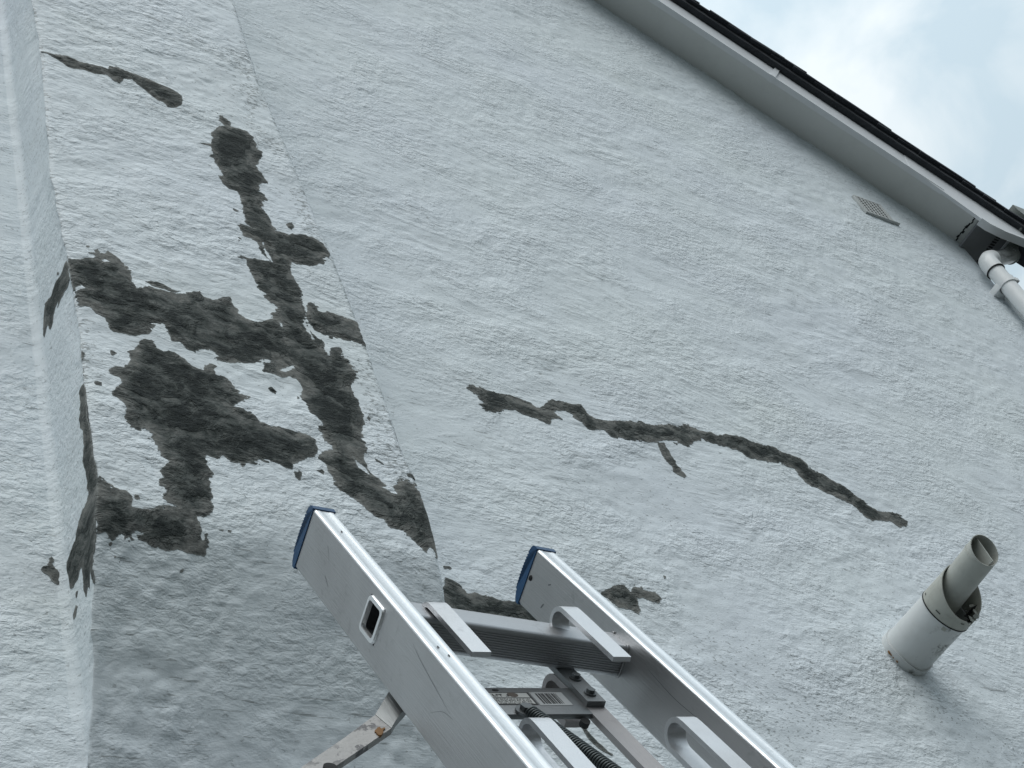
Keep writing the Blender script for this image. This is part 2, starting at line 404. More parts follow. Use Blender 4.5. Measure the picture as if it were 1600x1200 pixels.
# ---- outlines of the repairs in metres on the planes they lie in
FRONT = {
  'streak': [(0.7675,3.0936),(0.7962,3.1004),(0.8252,3.1073),(0.8534,3.1024),(0.8898,3.1052),(0.9117,3.1045),(0.9288,3.1262),(0.9482,3.1266),(0.973,3.1218),(1.0028,3.1199),(1.0329,3.1179),(1.0578,3.1099),(1.0811,3.101),(1.0885,3.0884),(1.0821,3.0459),(1.0658,3.0285),(1.0444,3.0165),(1.0364,3.0337),(1.0209,3.0304),(1.0079,3.0449),(0.9994,3.0592),(0.9819,3.0739),(0.9688,3.0885),(0.9536,3.085),(0.9384,3.0566),(0.9257,3.0601),(0.9084,3.0747),(0.8858,3.0666),(0.8713,3.0662),(0.8542,3.0669),(0.8351,3.0608),(0.8212,3.0633),(0.8081,3.0745),(0.788,3.087)],
  'tail': [(1.1711,3.0597),(1.1829,3.0551),(1.1956,3.0371),(1.1958,3.0208),(1.179,3.0144),(1.1711,3.032)],
  'trunk': [(1.1699,3.0068),(1.1958,3.0208),(1.2193,3.0198),(1.2347,3.0171),(1.2473,2.9992),(1.2504,2.9737),(1.2499,2.9467),(1.2605,2.9442),(1.2565,2.9236),(1.2432,2.9037),(1.2325,2.8724),(1.2384,2.8547),(1.2465,2.8332),(1.2506,2.8149),(1.2258,2.798),(1.2187,2.7772),(1.2279,2.7618),(1.2342,2.7402),(1.2182,2.7279),(1.2114,2.7007),(1.216,2.686),(1.2207,2.6644),(1.2231,2.6396),(1.2299,2.6216),(1.2566,2.6215),(1.2909,2.641),(1.3048,2.6352),(1.3205,2.6372),(1.3288,2.6267),(1.34,2.6221),(1.342,2.6043),(1.3468,2.5854),(1.3315,2.5654),(1.3224,2.5458),(1.3075,2.533),(1.2927,2.5204),(1.2791,2.5194),(1.264,2.5178),(1.2411,2.513),(1.2322,2.4918),(1.2351,2.4646),(1.2416,2.4413),(1.246,2.4216),(1.2363,2.3968),(1.2396,2.373),(1.2423,2.3533),(1.2308,2.3267),(1.2325,2.3091),(1.2368,2.2845),(1.245,2.2714),(1.2561,2.2712),(1.2587,2.2583),(1.2502,2.2397),(1.2619,2.2241),(1.2699,2.2462),(1.2841,2.2589),(1.2948,2.2565),(1.2922,2.2399),(1.3003,2.2269),(1.3063,2.2055),(1.3102,2.1875),(1.3101,2.176),(1.2989,2.1592),(1.2879,2.1427),(1.2873,2.1183),(1.2942,2.1019),(1.2936,2.0834),(1.2945,2.0601),(1.2919,2.0343),(1.2794,2.0167),(1.2765,1.9949),(1.2765,1.9639),(1.2656,1.9474),(1.2652,1.9304),(1.2672,1.9025),(1.2714,1.8936),(1.2816,1.8878),(1.2918,1.8722),(1.2834,1.8653),(1.2973,1.8587),(1.3103,1.8487),(1.3062,1.8624),(1.3072,1.8709),(1.322,1.8909),(1.3406,1.8953),(1.3557,1.8873),(1.3588,1.8747),(1.3622,1.8541),(1.3664,1.8322),(1.3682,1.8068),(1.3679,1.775),(1.3649,1.7478),(1.3576,1.7111),(1.3494,1.7095),(1.3492,1.7216),(1.3429,1.7311),(1.3317,1.7152),(1.3259,1.7216),(1.3125,1.7373),(1.3053,1.7481),(1.2977,1.7573),(1.2828,1.7589),(1.2715,1.7642),(1.2625,1.7778),(1.2455,1.785),(1.2324,1.7978),(1.2215,1.8142),(1.2088,1.8239),(1.1945,1.8317),(1.1853,1.8454),(1.1839,1.8659),(1.1801,1.8763),(1.176,1.8964),(1.1659,1.9069),(1.1679,1.9157),(1.1801,1.9304),(1.2026,1.9446),(1.2051,1.9554),(1.1959,1.9597),(1.1896,1.9716),(1.1892,1.992),(1.1962,2.0113),(1.1852,2.0256),(1.1798,2.0363),(1.1804,2.0506),(1.1736,2.0611),(1.1671,2.0787),(1.1779,2.0982),(1.1785,2.1129),(1.1692,2.1247),(1.1596,2.129),(1.139,2.1245),(1.1194,2.1238),(1.1031,2.126),(1.1123,2.1527),(1.1281,2.1671),(1.1501,2.178),(1.1671,2.2604),(1.1552,2.3017),(1.1678,2.3303),(1.1739,2.3468),(1.1697,2.3534),(1.158,2.3634),(1.1549,2.3829),(1.1504,2.402),(1.1398,2.4188),(1.1381,2.4393),(1.1341,2.4698),(1.1372,2.4862),(1.1174,2.4846),(1.1247,2.4941),(1.1441,2.4934),(1.1636,2.4991),(1.1797,2.4948),(1.187,2.4955),(1.1793,2.5143),(1.1716,2.5333),(1.1732,2.5563),(1.1604,2.5643),(1.1436,2.5662),(1.1394,2.5825),(1.1402,2.6101),(1.156,2.6102),(1.1683,2.6064),(1.1552,2.6214),(1.1613,2.6543),(1.1646,2.696),(1.166,2.7279),(1.1634,2.7461),(1.1433,2.7415),(1.1337,2.7539),(1.1248,2.7791),(1.1366,2.7873),(1.135,2.8039),(1.1283,2.8256),(1.1225,2.8531),(1.1286,2.8715),(1.1267,2.8963),(1.1027,2.8969),(1.1302,2.9086),(1.1372,2.9411),(1.1389,2.9606),(1.1564,2.9914)],
  'limb': [(1.2378,2.3455),(1.2447,2.377),(1.2602,2.389),(1.2702,2.3822),(1.2712,2.368),(1.289,2.3703),(1.3111,2.372),(1.3254,2.3709),(1.3386,2.3652),(1.3488,2.3646),(1.3573,2.3635),(1.3579,2.3366),(1.3585,2.3102),(1.358,2.2856),(1.3454,2.2875),(1.3282,2.2938),(1.3167,2.2878),(1.2986,2.2897),(1.2765,2.2862),(1.2632,2.2896),(1.2478,2.2963),(1.2453,2.3035),(1.2365,2.3145)],
  'band': [(0.755,2.3362),(0.7643,2.3341),(0.7789,2.3381),(0.7918,2.3473),(0.8081,2.354),(0.8056,2.3649),(0.7972,2.3654),(0.8124,2.3717),(0.829,2.3785),(0.8371,2.396),(0.8432,2.3844),(0.8532,2.3744),(0.8606,2.3633),(0.8676,2.3502),(0.8734,2.3367),(0.8747,2.3175),(0.8794,2.2959),(0.8913,2.2927),(0.9054,2.3059),(0.9147,2.3017),(0.9424,2.3024),(0.9722,2.3078),(0.9939,2.3239),(1.0107,2.3323),(1.0191,2.3195),(1.0343,2.3172),(1.0532,2.3283),(1.0752,2.3406),(1.0754,2.3266),(1.0829,2.3094),(1.0861,2.2908),(1.0976,2.2811),(1.1102,2.2777),(1.1233,2.2765),(1.1342,2.2843),(1.1548,2.2995),(1.1766,2.2735),(1.1931,2.192),(1.1372,2.1663),(1.1178,2.1675),(1.0955,2.1528),(1.0671,2.1382),(1.0376,2.1287),(1.0184,2.1261),(1.0056,2.131),(1.0171,2.1402),(1.0138,2.15),(1.0006,2.153),(0.9816,2.1503),(0.9694,2.1354),(0.9541,2.1393),(0.9416,2.1533),(0.9281,2.1523),(0.9271,2.1702),(0.9209,2.1864),(0.9174,2.1962),(0.8983,2.1895),(0.8932,2.1694),(0.8869,2.1582),(0.8582,2.1465),(0.8335,2.1452),(0.8194,2.1439),(0.8143,2.1492),(0.8113,2.1643),(0.8082,2.1776),(0.7951,2.1857),(0.7815,2.1989),(0.7651,2.1966),(0.7611,2.2024),(0.7614,2.2172),(0.7586,2.2365),(0.7536,2.257),(0.7514,2.2713),(0.7505,2.2995)],
  'bandwisp': [(0.8984,2.3189),(0.9115,2.3239),(0.9302,2.3233),(0.9444,2.3169),(0.9698,2.3167),(0.9594,2.3069),(0.9345,2.3092),(0.9159,2.3099)],
  'blob': [(0.8753,2.1416),(0.8907,2.1414),(0.8968,2.1256),(0.9085,2.1153),(0.9183,2.1256),(0.9266,2.1248),(0.9363,2.1173),(0.9464,2.1046),(0.9581,2.0942),(0.969,2.0872),(0.978,2.083),(0.9836,2.1024),(0.9985,2.1107),(1.0054,2.1076),(0.9996,2.0951),(1.0012,2.0832),(1.0168,2.081),(1.0276,2.072),(1.0334,2.0563),(1.0412,2.0447),(1.0571,2.0442),(1.0479,2.0346),(1.0297,2.0155),(1.0226,2.0032),(1.0416,2.0002),(1.0563,1.9942),(1.0674,1.9754),(1.0884,1.9695),(1.1202,1.9732),(1.145,1.9715),(1.1632,1.9679),(1.1743,1.9608),(1.1726,1.9418),(1.166,1.9185),(1.1407,1.9006),(1.11,1.8783),(1.1059,1.8645),(1.0954,1.8667),(1.0743,1.8694),(1.0646,1.8749),(1.0505,1.8762),(1.038,1.8667),(1.0189,1.8587),(1.0115,1.8506),(1.0069,1.8573),(0.9917,1.8566),(0.98,1.8693),(0.9666,1.8581),(0.9456,1.862),(0.9458,1.8358),(0.953,1.8178),(0.9429,1.8047),(0.9418,1.7776),(0.9415,1.7627),(0.9406,1.7377),(0.934,1.7247),(0.9109,1.7097),(0.9126,1.694),(0.9138,1.679),(0.9224,1.6833),(0.9235,1.6653),(0.9203,1.6549),(0.9182,1.6396),(0.9107,1.6455),(0.9022,1.6473),(0.8864,1.6431),(0.8727,1.6461),(0.8602,1.6444),(0.8467,1.6444),(0.8343,1.6505),(0.8208,1.6554),(0.8085,1.6566),(0.8073,1.6642),(0.8174,1.6677),(0.8082,1.6693),(0.8012,1.6653),(0.7983,1.657),(0.7934,1.6514),(0.7832,1.6548),(0.7735,1.6466),(0.7659,1.6358),(0.7623,1.6517),(0.758,1.6608),(0.7502,1.6577),(0.7448,1.6666),(0.742,1.6876),(0.7469,1.7605),(0.7563,1.7627),(0.7639,1.7574),(0.7718,1.745),(0.7807,1.7429),(0.7947,1.7476),(0.8018,1.7378),(0.8043,1.7243),(0.8028,1.7127),(0.8191,1.7107),(0.8358,1.7187),(0.8524,1.7252),(0.8739,1.7272),(0.8609,1.7328),(0.8556,1.7474),(0.8648,1.7596),(0.862,1.7706),(0.853,1.767),(0.8529,1.7816),(0.863,1.7929),(0.8601,1.8026),(0.8685,1.8166),(0.878,1.8295),(0.8712,1.8354),(0.8617,1.8375),(0.8627,1.8607),(0.8574,1.8701),(0.8568,1.8901),(0.8514,1.8996),(0.8287,1.8933),(0.8191,1.8954),(0.8169,1.9042),(0.8146,1.9208),(0.8177,1.9376),(0.8127,1.9602),(0.8004,1.9679),(0.7981,1.9769),(0.8096,1.9902),(0.8181,2.006),(0.8151,2.0183),(0.7999,2.0219),(0.7964,2.0308),(0.8118,2.0475),(0.8288,2.0478),(0.8415,2.0776),(0.8406,2.0981),(0.8558,2.1084),(0.8642,2.1289)],
}
FRONT_HOLES = [
  [(1.2405,1.9309),(1.249,1.923),(1.2592,1.9122),(1.2695,1.8915),(1.2612,1.8944),(1.2472,1.9059)],
  [(1.1431,2.1441),(1.1592,2.1585),(1.1739,2.1651),(1.168,2.1502),(1.1503,2.1408)],
  [(1.1665,2.3037),(1.1716,2.2956),(1.1781,2.2741),(1.1706,2.2774)],
  [(1.2293,2.3261),(1.2335,2.3134),(1.2353,2.284),(1.2395,2.2656),(1.2335,2.2635),(1.2292,2.2879),(1.2244,2.3102)],
  [(0.7633,2.2495),(0.7748,2.2595),(0.7815,2.2565),(0.771,2.2449),(0.7612,2.2393)],
  [(0.8199,2.3509),(0.8293,2.3586),(0.835,2.355),(0.8258,2.3493)],
  [(0.8724,2.3088),(0.8807,2.3159),(0.8853,2.2943),(0.8797,2.2883)],
  [(0.8887,2.321),(0.8968,2.3261),(0.9014,2.3044),(0.8947,2.2998)],
  [(0.8296,2.0737),(0.8395,2.0891),(0.8439,2.0784),(0.8355,2.0568),(0.8235,2.0513),(0.8175,2.0578)],
  [(0.9137,1.6891),(0.917,1.6926),(0.9202,1.6891),(0.916,1.6663),(0.9127,1.6688)],
  [(1.1857,2.5616),(1.1855,2.5458),(1.1924,2.5153),(1.1928,2.4957),(1.1863,2.5062),(1.1815,2.533)],
]
FRONT_SPECKS = [
  [(0.769,1.9909),(0.7751,1.9977),(0.7839,1.9971),(0.7805,1.9862),(0.7715,1.9835)],
  [(1.1028,2.0791),(1.1117,2.0853),(1.1199,2.0753),(1.1156,2.067),(1.105,2.0708)],
  [(0.79,2.0745),(0.7996,2.0794),(0.8033,2.072),(0.7937,2.0672)],
  [(0.8051,2.0881),(0.8124,2.0922),(0.8194,2.0842),(0.8094,2.0757)],
  [(0.8115,2.0644),(0.8213,2.071),(0.8279,2.0595),(0.8172,2.0459),(0.8102,2.0538)],
  [(1.145,2.2047),(1.1539,2.2096),(1.1492,2.1928),(1.1419,2.1961)],
  [(0.9049,2.3214),(0.9155,2.3255),(0.9204,2.3156),(0.9109,2.31)],
  [(0.9618,2.3315),(0.9736,2.342),(0.9822,2.3314),(0.9725,2.3177),(0.9639,2.3204)],
  [(0.8072,2.3795),(0.8165,2.3875),(0.8216,2.3775),(0.812,2.3675)],
  [(0.7588,2.3654),(0.7642,2.3716),(0.7647,2.3638),(0.7595,2.3597)],
  [(0.7934,2.3879),(0.8019,2.3874),(0.7989,2.3821),(0.7941,2.3821)],
  [(1.2609,2.6633),(1.2759,2.677),(1.282,2.6631),(1.2703,2.6438),(1.2609,2.6491)],
  [(1.2916,2.5155),(1.3041,2.525),(1.3155,2.5161),(1.3051,2.5031),(1.2921,2.5046)],
  [(1.2724,2.2868),(1.2857,2.2954),(1.2867,2.2817),(1.2739,2.2753)],
  [(1.2744,2.2835),(1.2821,2.2921),(1.2857,2.2773),(1.277,2.2644)],
  [(1.1535,1.8746),(1.1648,1.8806),(1.1729,1.8777),(1.1679,1.8668),(1.1585,1.8694)],
  [(1.1035,1.8591),(1.1171,1.8657),(1.1256,1.8598),(1.1135,1.8379),(1.1083,1.8477)],
  [(0.8018,1.64),(0.8109,1.6423),(0.8191,1.6415),(0.8141,1.6359),(0.803,1.6344)],
  [(0.7712,1.6251),(0.7752,1.6247),(0.7743,1.6207),(0.7713,1.6213)],
  [(0.8264,1.6338),(0.8345,1.6388),(0.8356,1.6331),(0.8286,1.6273)],
  [(0.7794,1.6186),(0.7824,1.618),(0.7805,1.6139)],
  [(0.8762,1.6182),(0.8835,1.6201),(0.8814,1.614),(0.8763,1.6114)],
  [(0.9098,1.609),(0.9161,1.6088),(0.9172,1.6031),(0.9119,1.6024)],
  [(0.8065,1.5409),(0.8116,1.5387),(0.8197,1.5322),(0.8157,1.5336)],
  [(0.9234,1.6875),(0.9321,1.6939),(0.9397,1.692),(0.9332,1.688)],
  [(0.9451,1.6938),(0.9528,1.697),(0.9506,1.6916)],
  [(0.9594,1.697),(0.966,1.6959),(0.9637,1.6905),(0.9583,1.6917)],
  [(0.9375,1.6593),(0.9439,1.6582),(0.9418,1.6519),(0.9353,1.655)],
  [(0.7561,2.0701),(0.7589,2.0642),(0.7571,2.0468),(0.7529,2.0488)],
  [(0.7549,2.036),(0.7588,2.0306),(0.7566,2.0199),(0.7526,2.0236)],
  [(0.7481,2.0222),(0.7552,2.0278),(0.7535,1.9992),(0.747,1.989)],
  [(0.8071,1.7391),(0.8166,1.7398),(0.8166,1.7313),(0.8078,1.7279)],
  [(0.8305,1.7502),(0.8389,1.7493),(0.8366,1.7401),(0.8281,1.7396)],
  [(0.862,1.8559),(0.8664,1.8555),(0.8632,1.8485),(0.86,1.8493)],
  [(0.8587,1.8398),(0.8628,1.8378),(0.8595,1.8294),(0.8565,1.8316)],
  [(1.1498,2.5847),(1.1547,2.58),(1.1477,2.5657)],
  [(1.1308,2.5585),(1.1356,2.5538),(1.1297,2.5446)],
  [(1.1425,2.53),(1.15,2.5243),(1.1562,2.5048),(1.1488,2.5106)],
  [(1.1401,2.6659),(1.1487,2.665),(1.143,2.6578)],
  [(1.3046,1.9746),(1.307,1.9684),(1.2993,1.9595)],
  [(1.2831,1.9485),(1.293,1.9408),(1.3105,1.9266),(1.3048,1.9252),(1.2892,1.9365)],
  [(1.3471,1.9137),(1.3597,1.915),(1.3641,1.8976),(1.3575,1.9027),(1.3465,1.9068)],
  [(1.2692,2.0673),(1.2726,2.0593),(1.2668,2.0523)],
  [(1.1592,2.0782),(1.1664,2.0696),(1.1586,2.0638)],
  [(1.0717,2.0749),(1.0773,2.0713),(1.0712,2.066)],
  [(1.3048,2.063),(1.3096,2.0554),(1.3047,2.0468),(1.3013,2.0548)],
]
SIDE = {
  'upper': [(1.5544,2.3357),(1.5491,2.3171),(1.5511,2.2966),(1.5527,2.2777),(1.5643,2.2716),(1.5805,2.2732),(1.5947,2.2703),(1.6093,2.2659),(1.6192,2.2668),(1.6189,2.2815),(1.6284,2.2707),(1.6399,2.2513),(1.6506,2.2494),(1.6584,2.2737),(1.6658,2.2715),(1.6783,2.2624),(1.6824,2.2746),(1.6742,2.3097),(1.6573,2.3368),(1.629,2.3245),(1.6056,2.3355),(1.5808,2.3252),(1.5639,2.3383)],
  'lower': [(1.5511,1.9899),(1.5484,1.9737),(1.5457,1.9578),(1.5441,1.9368),(1.5388,1.9088),(1.5394,1.8846),(1.5444,1.8656),(1.5439,1.835),(1.5451,1.8095),(1.5434,1.7843),(1.5441,1.7577),(1.5454,1.7235),(1.5501,1.6864),(1.5631,1.6585),(1.5743,1.6294),(1.5839,1.6057),(1.594,1.5803),(1.5983,1.5932),(1.5982,1.6124),(1.6069,1.601),(1.617,1.5846),(1.6206,1.6006),(1.6329,1.5861),(1.6366,1.6022),(1.6353,1.6269),(1.6348,1.6489),(1.6421,1.6529),(1.6554,1.6453),(1.6752,1.6449),(1.687,1.6543),(1.6953,1.6778),(1.7002,1.6999),(1.6957,1.7095),(1.678,1.7108),(1.6656,1.7157),(1.6477,1.7193),(1.6306,1.7349),(1.6112,1.7469),(1.5936,1.7493),(1.5809,1.7565),(1.5826,1.7755),(1.58,1.8076),(1.5895,1.8381),(1.577,1.864),(1.5725,1.8928),(1.581,1.9175),(1.5762,1.9407),(1.5695,1.9588),(1.5732,1.9856),(1.5656,1.9933)],
}
SIDE_HOLES = [
  [(1.6163,2.2783),(1.6057,2.2802),(1.6126,2.2662),(1.6293,2.2532),(1.6317,2.271)],
]
SIDE_SPECKS = [
  [(1.6712,1.6074),(1.6653,1.5983),(1.6737,1.5879),(1.6846,1.5885),(1.6844,1.5998)],
  [(1.6656,1.6283),(1.658,1.6254),(1.6661,1.6158),(1.6706,1.6199)],
  [(1.5915,2.3506),(1.5878,2.338),(1.5963,2.3451)],
  [(1.6999,1.5942),(1.6963,1.5974),(1.6962,1.5872)],
]
WALL = {
  'crackpatch': [(1.7319,2.4401),(1.7532,2.4532),(1.7737,2.4528),(1.7954,2.4505),(1.822,2.4518),(1.8506,2.4581),(1.8719,2.4532),(1.8913,2.4478),(1.9077,2.4436),(1.9164,2.4283),(1.9296,2.4299),(1.9454,2.4479),(1.9634,2.4667),(1.9861,2.4779),(2.0113,2.4762),(2.0409,2.4803),(2.0665,2.4832),(2.0731,2.4667),(2.0806,2.4528),(2.0914,2.4422),(2.1205,2.4435),(2.152,2.4501),(2.2062,2.4629),(2.2376,2.467),(2.2796,2.4717),(2.313,2.4786),(2.3472,2.4951),(2.3704,2.4921),(2.4028,2.5034),(2.4191,2.4983),(2.4331,2.4926),(2.469,2.4928),(2.489,2.4862),(2.5327,2.5004),(2.5691,2.5077),(2.5998,2.5038),(2.6277,2.4942),(2.662,2.4958),(2.685,2.497),(2.7096,2.4887),(2.7434,2.4803),(2.7753,2.4762),(2.7868,2.4645),(2.7953,2.4398),(2.8277,2.4284),(2.8513,2.41),(2.8849,2.3963),(2.902,2.3787),(2.9239,2.3575),(2.9438,2.3406),(2.9682,2.3271),(3.0075,2.3286),(3.0359,2.3277),(3.0568,2.3156),(3.0644,2.3053),(3.0465,2.2827),(3.0147,2.2784),(2.9996,2.2915),(2.9772,2.2938),(2.9514,2.2906),(2.9205,2.2793),(2.9021,2.287),(2.8923,2.3081),(2.8791,2.3238),(2.8607,2.3314),(2.8323,2.3414),(2.804,2.3513),(2.7821,2.3604),(2.754,2.3702),(2.7375,2.3804),(2.7326,2.4029),(2.7277,2.4256),(2.7158,2.4322),(2.6882,2.4349),(2.6474,2.4295),(2.6137,2.4281),(2.5878,2.4287),(2.5677,2.4236),(2.5545,2.4391),(2.5333,2.4478),(2.4946,2.4472),(2.4649,2.4512),(2.4306,2.454),(2.3982,2.443),(2.37,2.4147),(2.3492,2.4138),(2.3267,2.4217),(2.2935,2.4152),(2.247,2.4006),(2.2026,2.3889),(2.1742,2.3903),(2.1331,2.3838),(2.1139,2.3831),(2.1032,2.4026),(2.0524,2.3932),(2.0417,2.4125),(2.0259,2.4193),(2.0235,2.4366),(2.0087,2.4459),(1.9786,2.4395),(1.9656,2.4246),(1.9784,2.406),(1.9429,2.3938),(1.9355,2.3742),(1.9214,2.3747),(1.9039,2.3851),(1.8868,2.3868),(1.8618,2.3906),(1.8484,2.4021),(1.8135,2.3921),(1.7864,2.3735),(1.7606,2.3726),(1.7535,2.3921),(1.7544,2.4206)],
  'spur': [(2.2604,2.3996),(2.283,2.4056),(2.2844,2.3832),(2.2881,2.3616),(2.292,2.3447),(2.2892,2.3307),(2.2963,2.3125),(2.3034,2.2945),(2.2921,2.2874),(2.2758,2.2943),(2.2662,2.3029),(2.2712,2.3218),(2.2607,2.3368),(2.2569,2.3581)],
  'smear': [(1.8568,1.8445),(1.893,1.8645),(1.9094,1.8762),(1.9282,1.8812),(1.9359,1.8684),(1.9399,1.8586),(1.9599,1.885),(1.9739,1.8785),(1.9887,1.874),(2.0082,1.872),(2.0178,1.8558),(2.0051,1.8431),(1.9848,1.8468),(1.9664,1.8508),(1.9503,1.8446),(1.9467,1.818),(1.9365,1.8026),(1.9229,1.809),(1.9077,1.8117),(1.8918,1.8125),(1.877,1.8272)],
  'joint': [(1.4822,1.8209),(1.4945,1.815),(1.5067,1.809),(1.5123,1.7955),(1.517,1.7835),(1.5361,1.7899),(1.5485,1.784),(1.5696,1.7827),(1.5915,1.7831),(1.6135,1.7835),(1.6357,1.7839),(1.6591,1.7667),(1.678,1.7374),(1.6404,1.7158),(1.5986,1.7205),(1.5428,1.7245),(1.5012,1.7258),(1.4808,1.7272),(1.4627,1.7351),(1.4558,1.7574)],
  'lowcrack': [(1.6692,1.5196),(1.6734,1.5157),(1.6771,1.4933),(1.6842,1.4756),(1.693,1.4624),(1.705,1.4468),(1.7179,1.4368),(1.7098,1.4347),(1.6925,1.4443),(1.6808,1.4571),(1.6726,1.4717),(1.6679,1.4881),(1.6665,1.5021)],
  'corner': [(0.7479,1.7138),(0.7485,1.6867),(0.7469,1.669),(0.7378,1.6687),(0.7298,1.67),(0.7255,1.6786),(0.7214,1.6886),(0.7147,1.6927),(0.7101,1.6987),(0.7137,1.7061),(0.7201,1.71),(0.723,1.7215),(0.7277,1.7292),(0.7304,1.7242),(0.7266,1.7153),(0.7339,1.7057),(0.7414,1.7099)],
}
WALL_SPECKS = [
  [(1.4878,1.853),(1.5029,1.8558),(1.5007,1.8488),(1.4881,1.8448)],
  [(2.0591,1.9297),(2.0648,1.9271),(2.0563,1.9201)],
  [(1.6461,1.5114),(1.6517,1.5077),(1.6505,1.4977),(1.6455,1.5028)],
]
WALL_CRACKS = {
  'a': [(0.6817,2.3136),(0.7054,2.3183),(0.7316,2.3218),(0.7527,2.3179)],
  'b': [(0.6439,1.6654),(0.6691,1.6792),(0.6945,1.6904),(0.7108,1.6947)],
  'c': [(0.6499,1.7678),(0.6709,1.7834),(0.7023,1.7956),(0.7263,1.8122)],
  'd': [(2.2655,1.679),(2.3124,1.6814),(2.332,1.677),(2.3707,1.6921),(2.4133,1.6939),(2.4617,1.6947),(2.4968,1.692),(2.5182,1.7069),(2.5452,1.7121),(2.5779,1.7072)],
  'e': [(2.4063,4.6517),(2.4797,4.6734),(2.5639,4.683),(2.6404,4.7055)],
  'f': [(2.2334,1.7346),(2.2647,1.7095),(2.3001,1.6918)],
  'g': [(1.5627,2.2194),(1.5935,2.2078),(1.6205,2.1834)],
  'h': [(2.3188,3.4403),(2.359,3.426),(2.3838,3.3724)],
  'i': [(2.8443,1.7891),(2.8742,1.7549),(2.8918,1.7194),(2.9617,1.7089),(3.0573,1.7141)],
  'j': [(1.7396,3.5661),(1.7825,3.576),(1.8218,3.5704),(1.9102,3.5906)],
  'k': [(3.2582,4.6753),(3.2954,4.6546),(3.3625,4.6842)],
  'l': [(1.9395,2.3753),(1.9682,2.3657),(1.9848,2.3528)],
}
FRONT_CRACKS = {
  'a': [(0.9705,1.4624),(0.9938,1.4702),(1.0292,1.4716),(1.062,1.4766),(1.0873,1.4751)],
  'b': [(0.8978,1.3848),(0.8999,1.3674),(0.898,1.3472)],
  'c': [(0.916,1.6523),(0.9192,1.6348),(0.9172,1.6099)],
  'd': [(1.0087,3.4367),(1.0123,3.4136),(1.0175,3.3918)],
  'e': [(1.1766,3.6053),(1.2304,3.6151),(1.2804,3.5978),(1.3201,3.6006)],
  'f': [(1.1752,1.7774),(1.2144,1.786),(1.2358,1.7721),(1.259,1.7647)],
  'g': [(1.1706,1.7688),(1.1875,1.7526),(1.2066,1.731)],
  'h': [(0.7744,1.8331),(0.7844,1.8282),(0.8039,1.8407)],
  'i': [(0.7479,1.965),(0.7693,1.9634),(0.7936,1.9658)],
  'j': [(0.7967,3.0565),(0.8124,3.0443),(0.8327,3.0347)],
  'k': [(0.79,2.8686),(0.7971,2.8424),(0.813,2.8115)],
  'l': [(1.2982,1.9354),(1.3076,1.9208),(1.3251,1.9117)],
  'm': [(1.072,1.7326),(1.0806,1.7568),(1.0876,1.7734)],
}
SIDE_CRACKS = {
  'a': [(1.5859,1.9529),(1.5993,1.9311),(1.6176,1.9163),(1.6375,1.9095)],
  'b': [(1.5598,3.0853),(1.5762,3.0573),(1.6035,3.0695)],
}

# ------------------------------------------------------------------ setting
bm = bmesh.new()
bmesh.ops.create_grid(bm, x_segments=8, y_segments=8, size=150, matrix=Matrix.Translation((0, 0, -1.6)))
tag(link('ground', bm_mesh('ground', bm), GROUND), kind='structure')

# ------------------------------------------------------------------ house
W = 1.7            # plane of the gable wall
YB = 1.547         # face of the chimney breast
ZB = 1.70          # height where the corbelling below the breast starts
XC = 4.70          # corner of the house
VA = Vector((3.258, 0, 5.34)); VD = Vector((0.786, 0, -0.618)); VM = Vector((0.618, 0, 0.786))
def vp(s, h, y):   # point of the verge: s down the slope, h square to it
    p = VA + VD * s + VM * h
    return (p.x, y, p.z)
SH = 0.035         # level of the verge soffit
house = thing('house', 'white rendered gable end of a house with cement-patched chimney breast and dark tiled verge', 'house',
              Matrix.Translation((2.0, 1.7, -1.6)))

ZL_ = [1.2, 1.68, 1.77, 1.92, 2.12, 2.35, 2.61, 2.93, 3.15, 3.32, 8]
XL_ = [.745, .743, .749, .749, .758, .756, .748, .761, .768, .764, .764]
ZR_ = [1.2, 1.70, 1.87, 2.0, 2.31, 2.59, 2.96, 3.28, 3.72, 8]
XR_ = [1.358, 1.355, 1.364, 1.357, 1.361, 1.355, 1.337, 1.320, 1.329, 1.329]
def XS(z): return 0.744 + 0.0085 * (np.clip(z, 1.3, 3.6) - 1.3)                 # smooth side face
def XL(z): return np.interp(z, ZL_, XL_) + 0.0022 * fbm(z, z * 0 + 3.1, 0.045, 3, 81) * (1 + 1.2 * sstep(1.8, 1.5, z))   # worn arris
def XR(z): return np.interp(z, ZR_, XR_) + 0.0022 * fbm(z, z * 0 + 7.7, 0.045, 2, 82)
def YF(z):
    t = (ZB - 0.01 - z) / 0.028
    return YB + 0.4 * 0.028 * np.log1p(np.exp(np.clip(t, -30, 30)))
def d_wall(x, z):
    g = sstep(-0.25, 0.35, fbm(x, z, 0.42, 3, 5))
    g = 0.30 + 0.70 * g
    # flat trowelled diagonal swathe
    u = x * 0.94 + z * 0.34; v = -x * 0.34 + z * 0.94
    rid = 1 - np.abs(fbm(u, v, 0.085, 3, 8, 0.55, ax=2.6)) * 2.2
    ridm = sstep(-0.05, 0.35, fbm(x, z, 0.5, 2, 9))
    return 0.0042 * fbm(x, z, 0.30, 2, 1) + 0.0017 * rid * ridm + 0.0024 * fbm(x + 0.25 * z, z - 0.1 * x, 0.075, 2, 2, ax=1.25) + g * 0.0018 * fbm(x + 0.2 * z, z - 0.15 * x, 0.022, 2, 3, ax=1.25)
def d_front(x, z):
    g = 0.45 + 0.55 * sstep(-0.3, 0.3, fbm(x, z, 0.3, 2, 25))
    k = 1 + 0.35 * sstep(1.75, 1.6, z)
    return 0.003 * fbm(x, z, 0.22, 2, 21) + k * 0.0020 * fbm(x, z, 0.060, 2, 22) + g * k * 0.0021 * fbm(x + 0.2 * z, z - 0.15 * x, 0.019, 2, 23, ax=1.25)
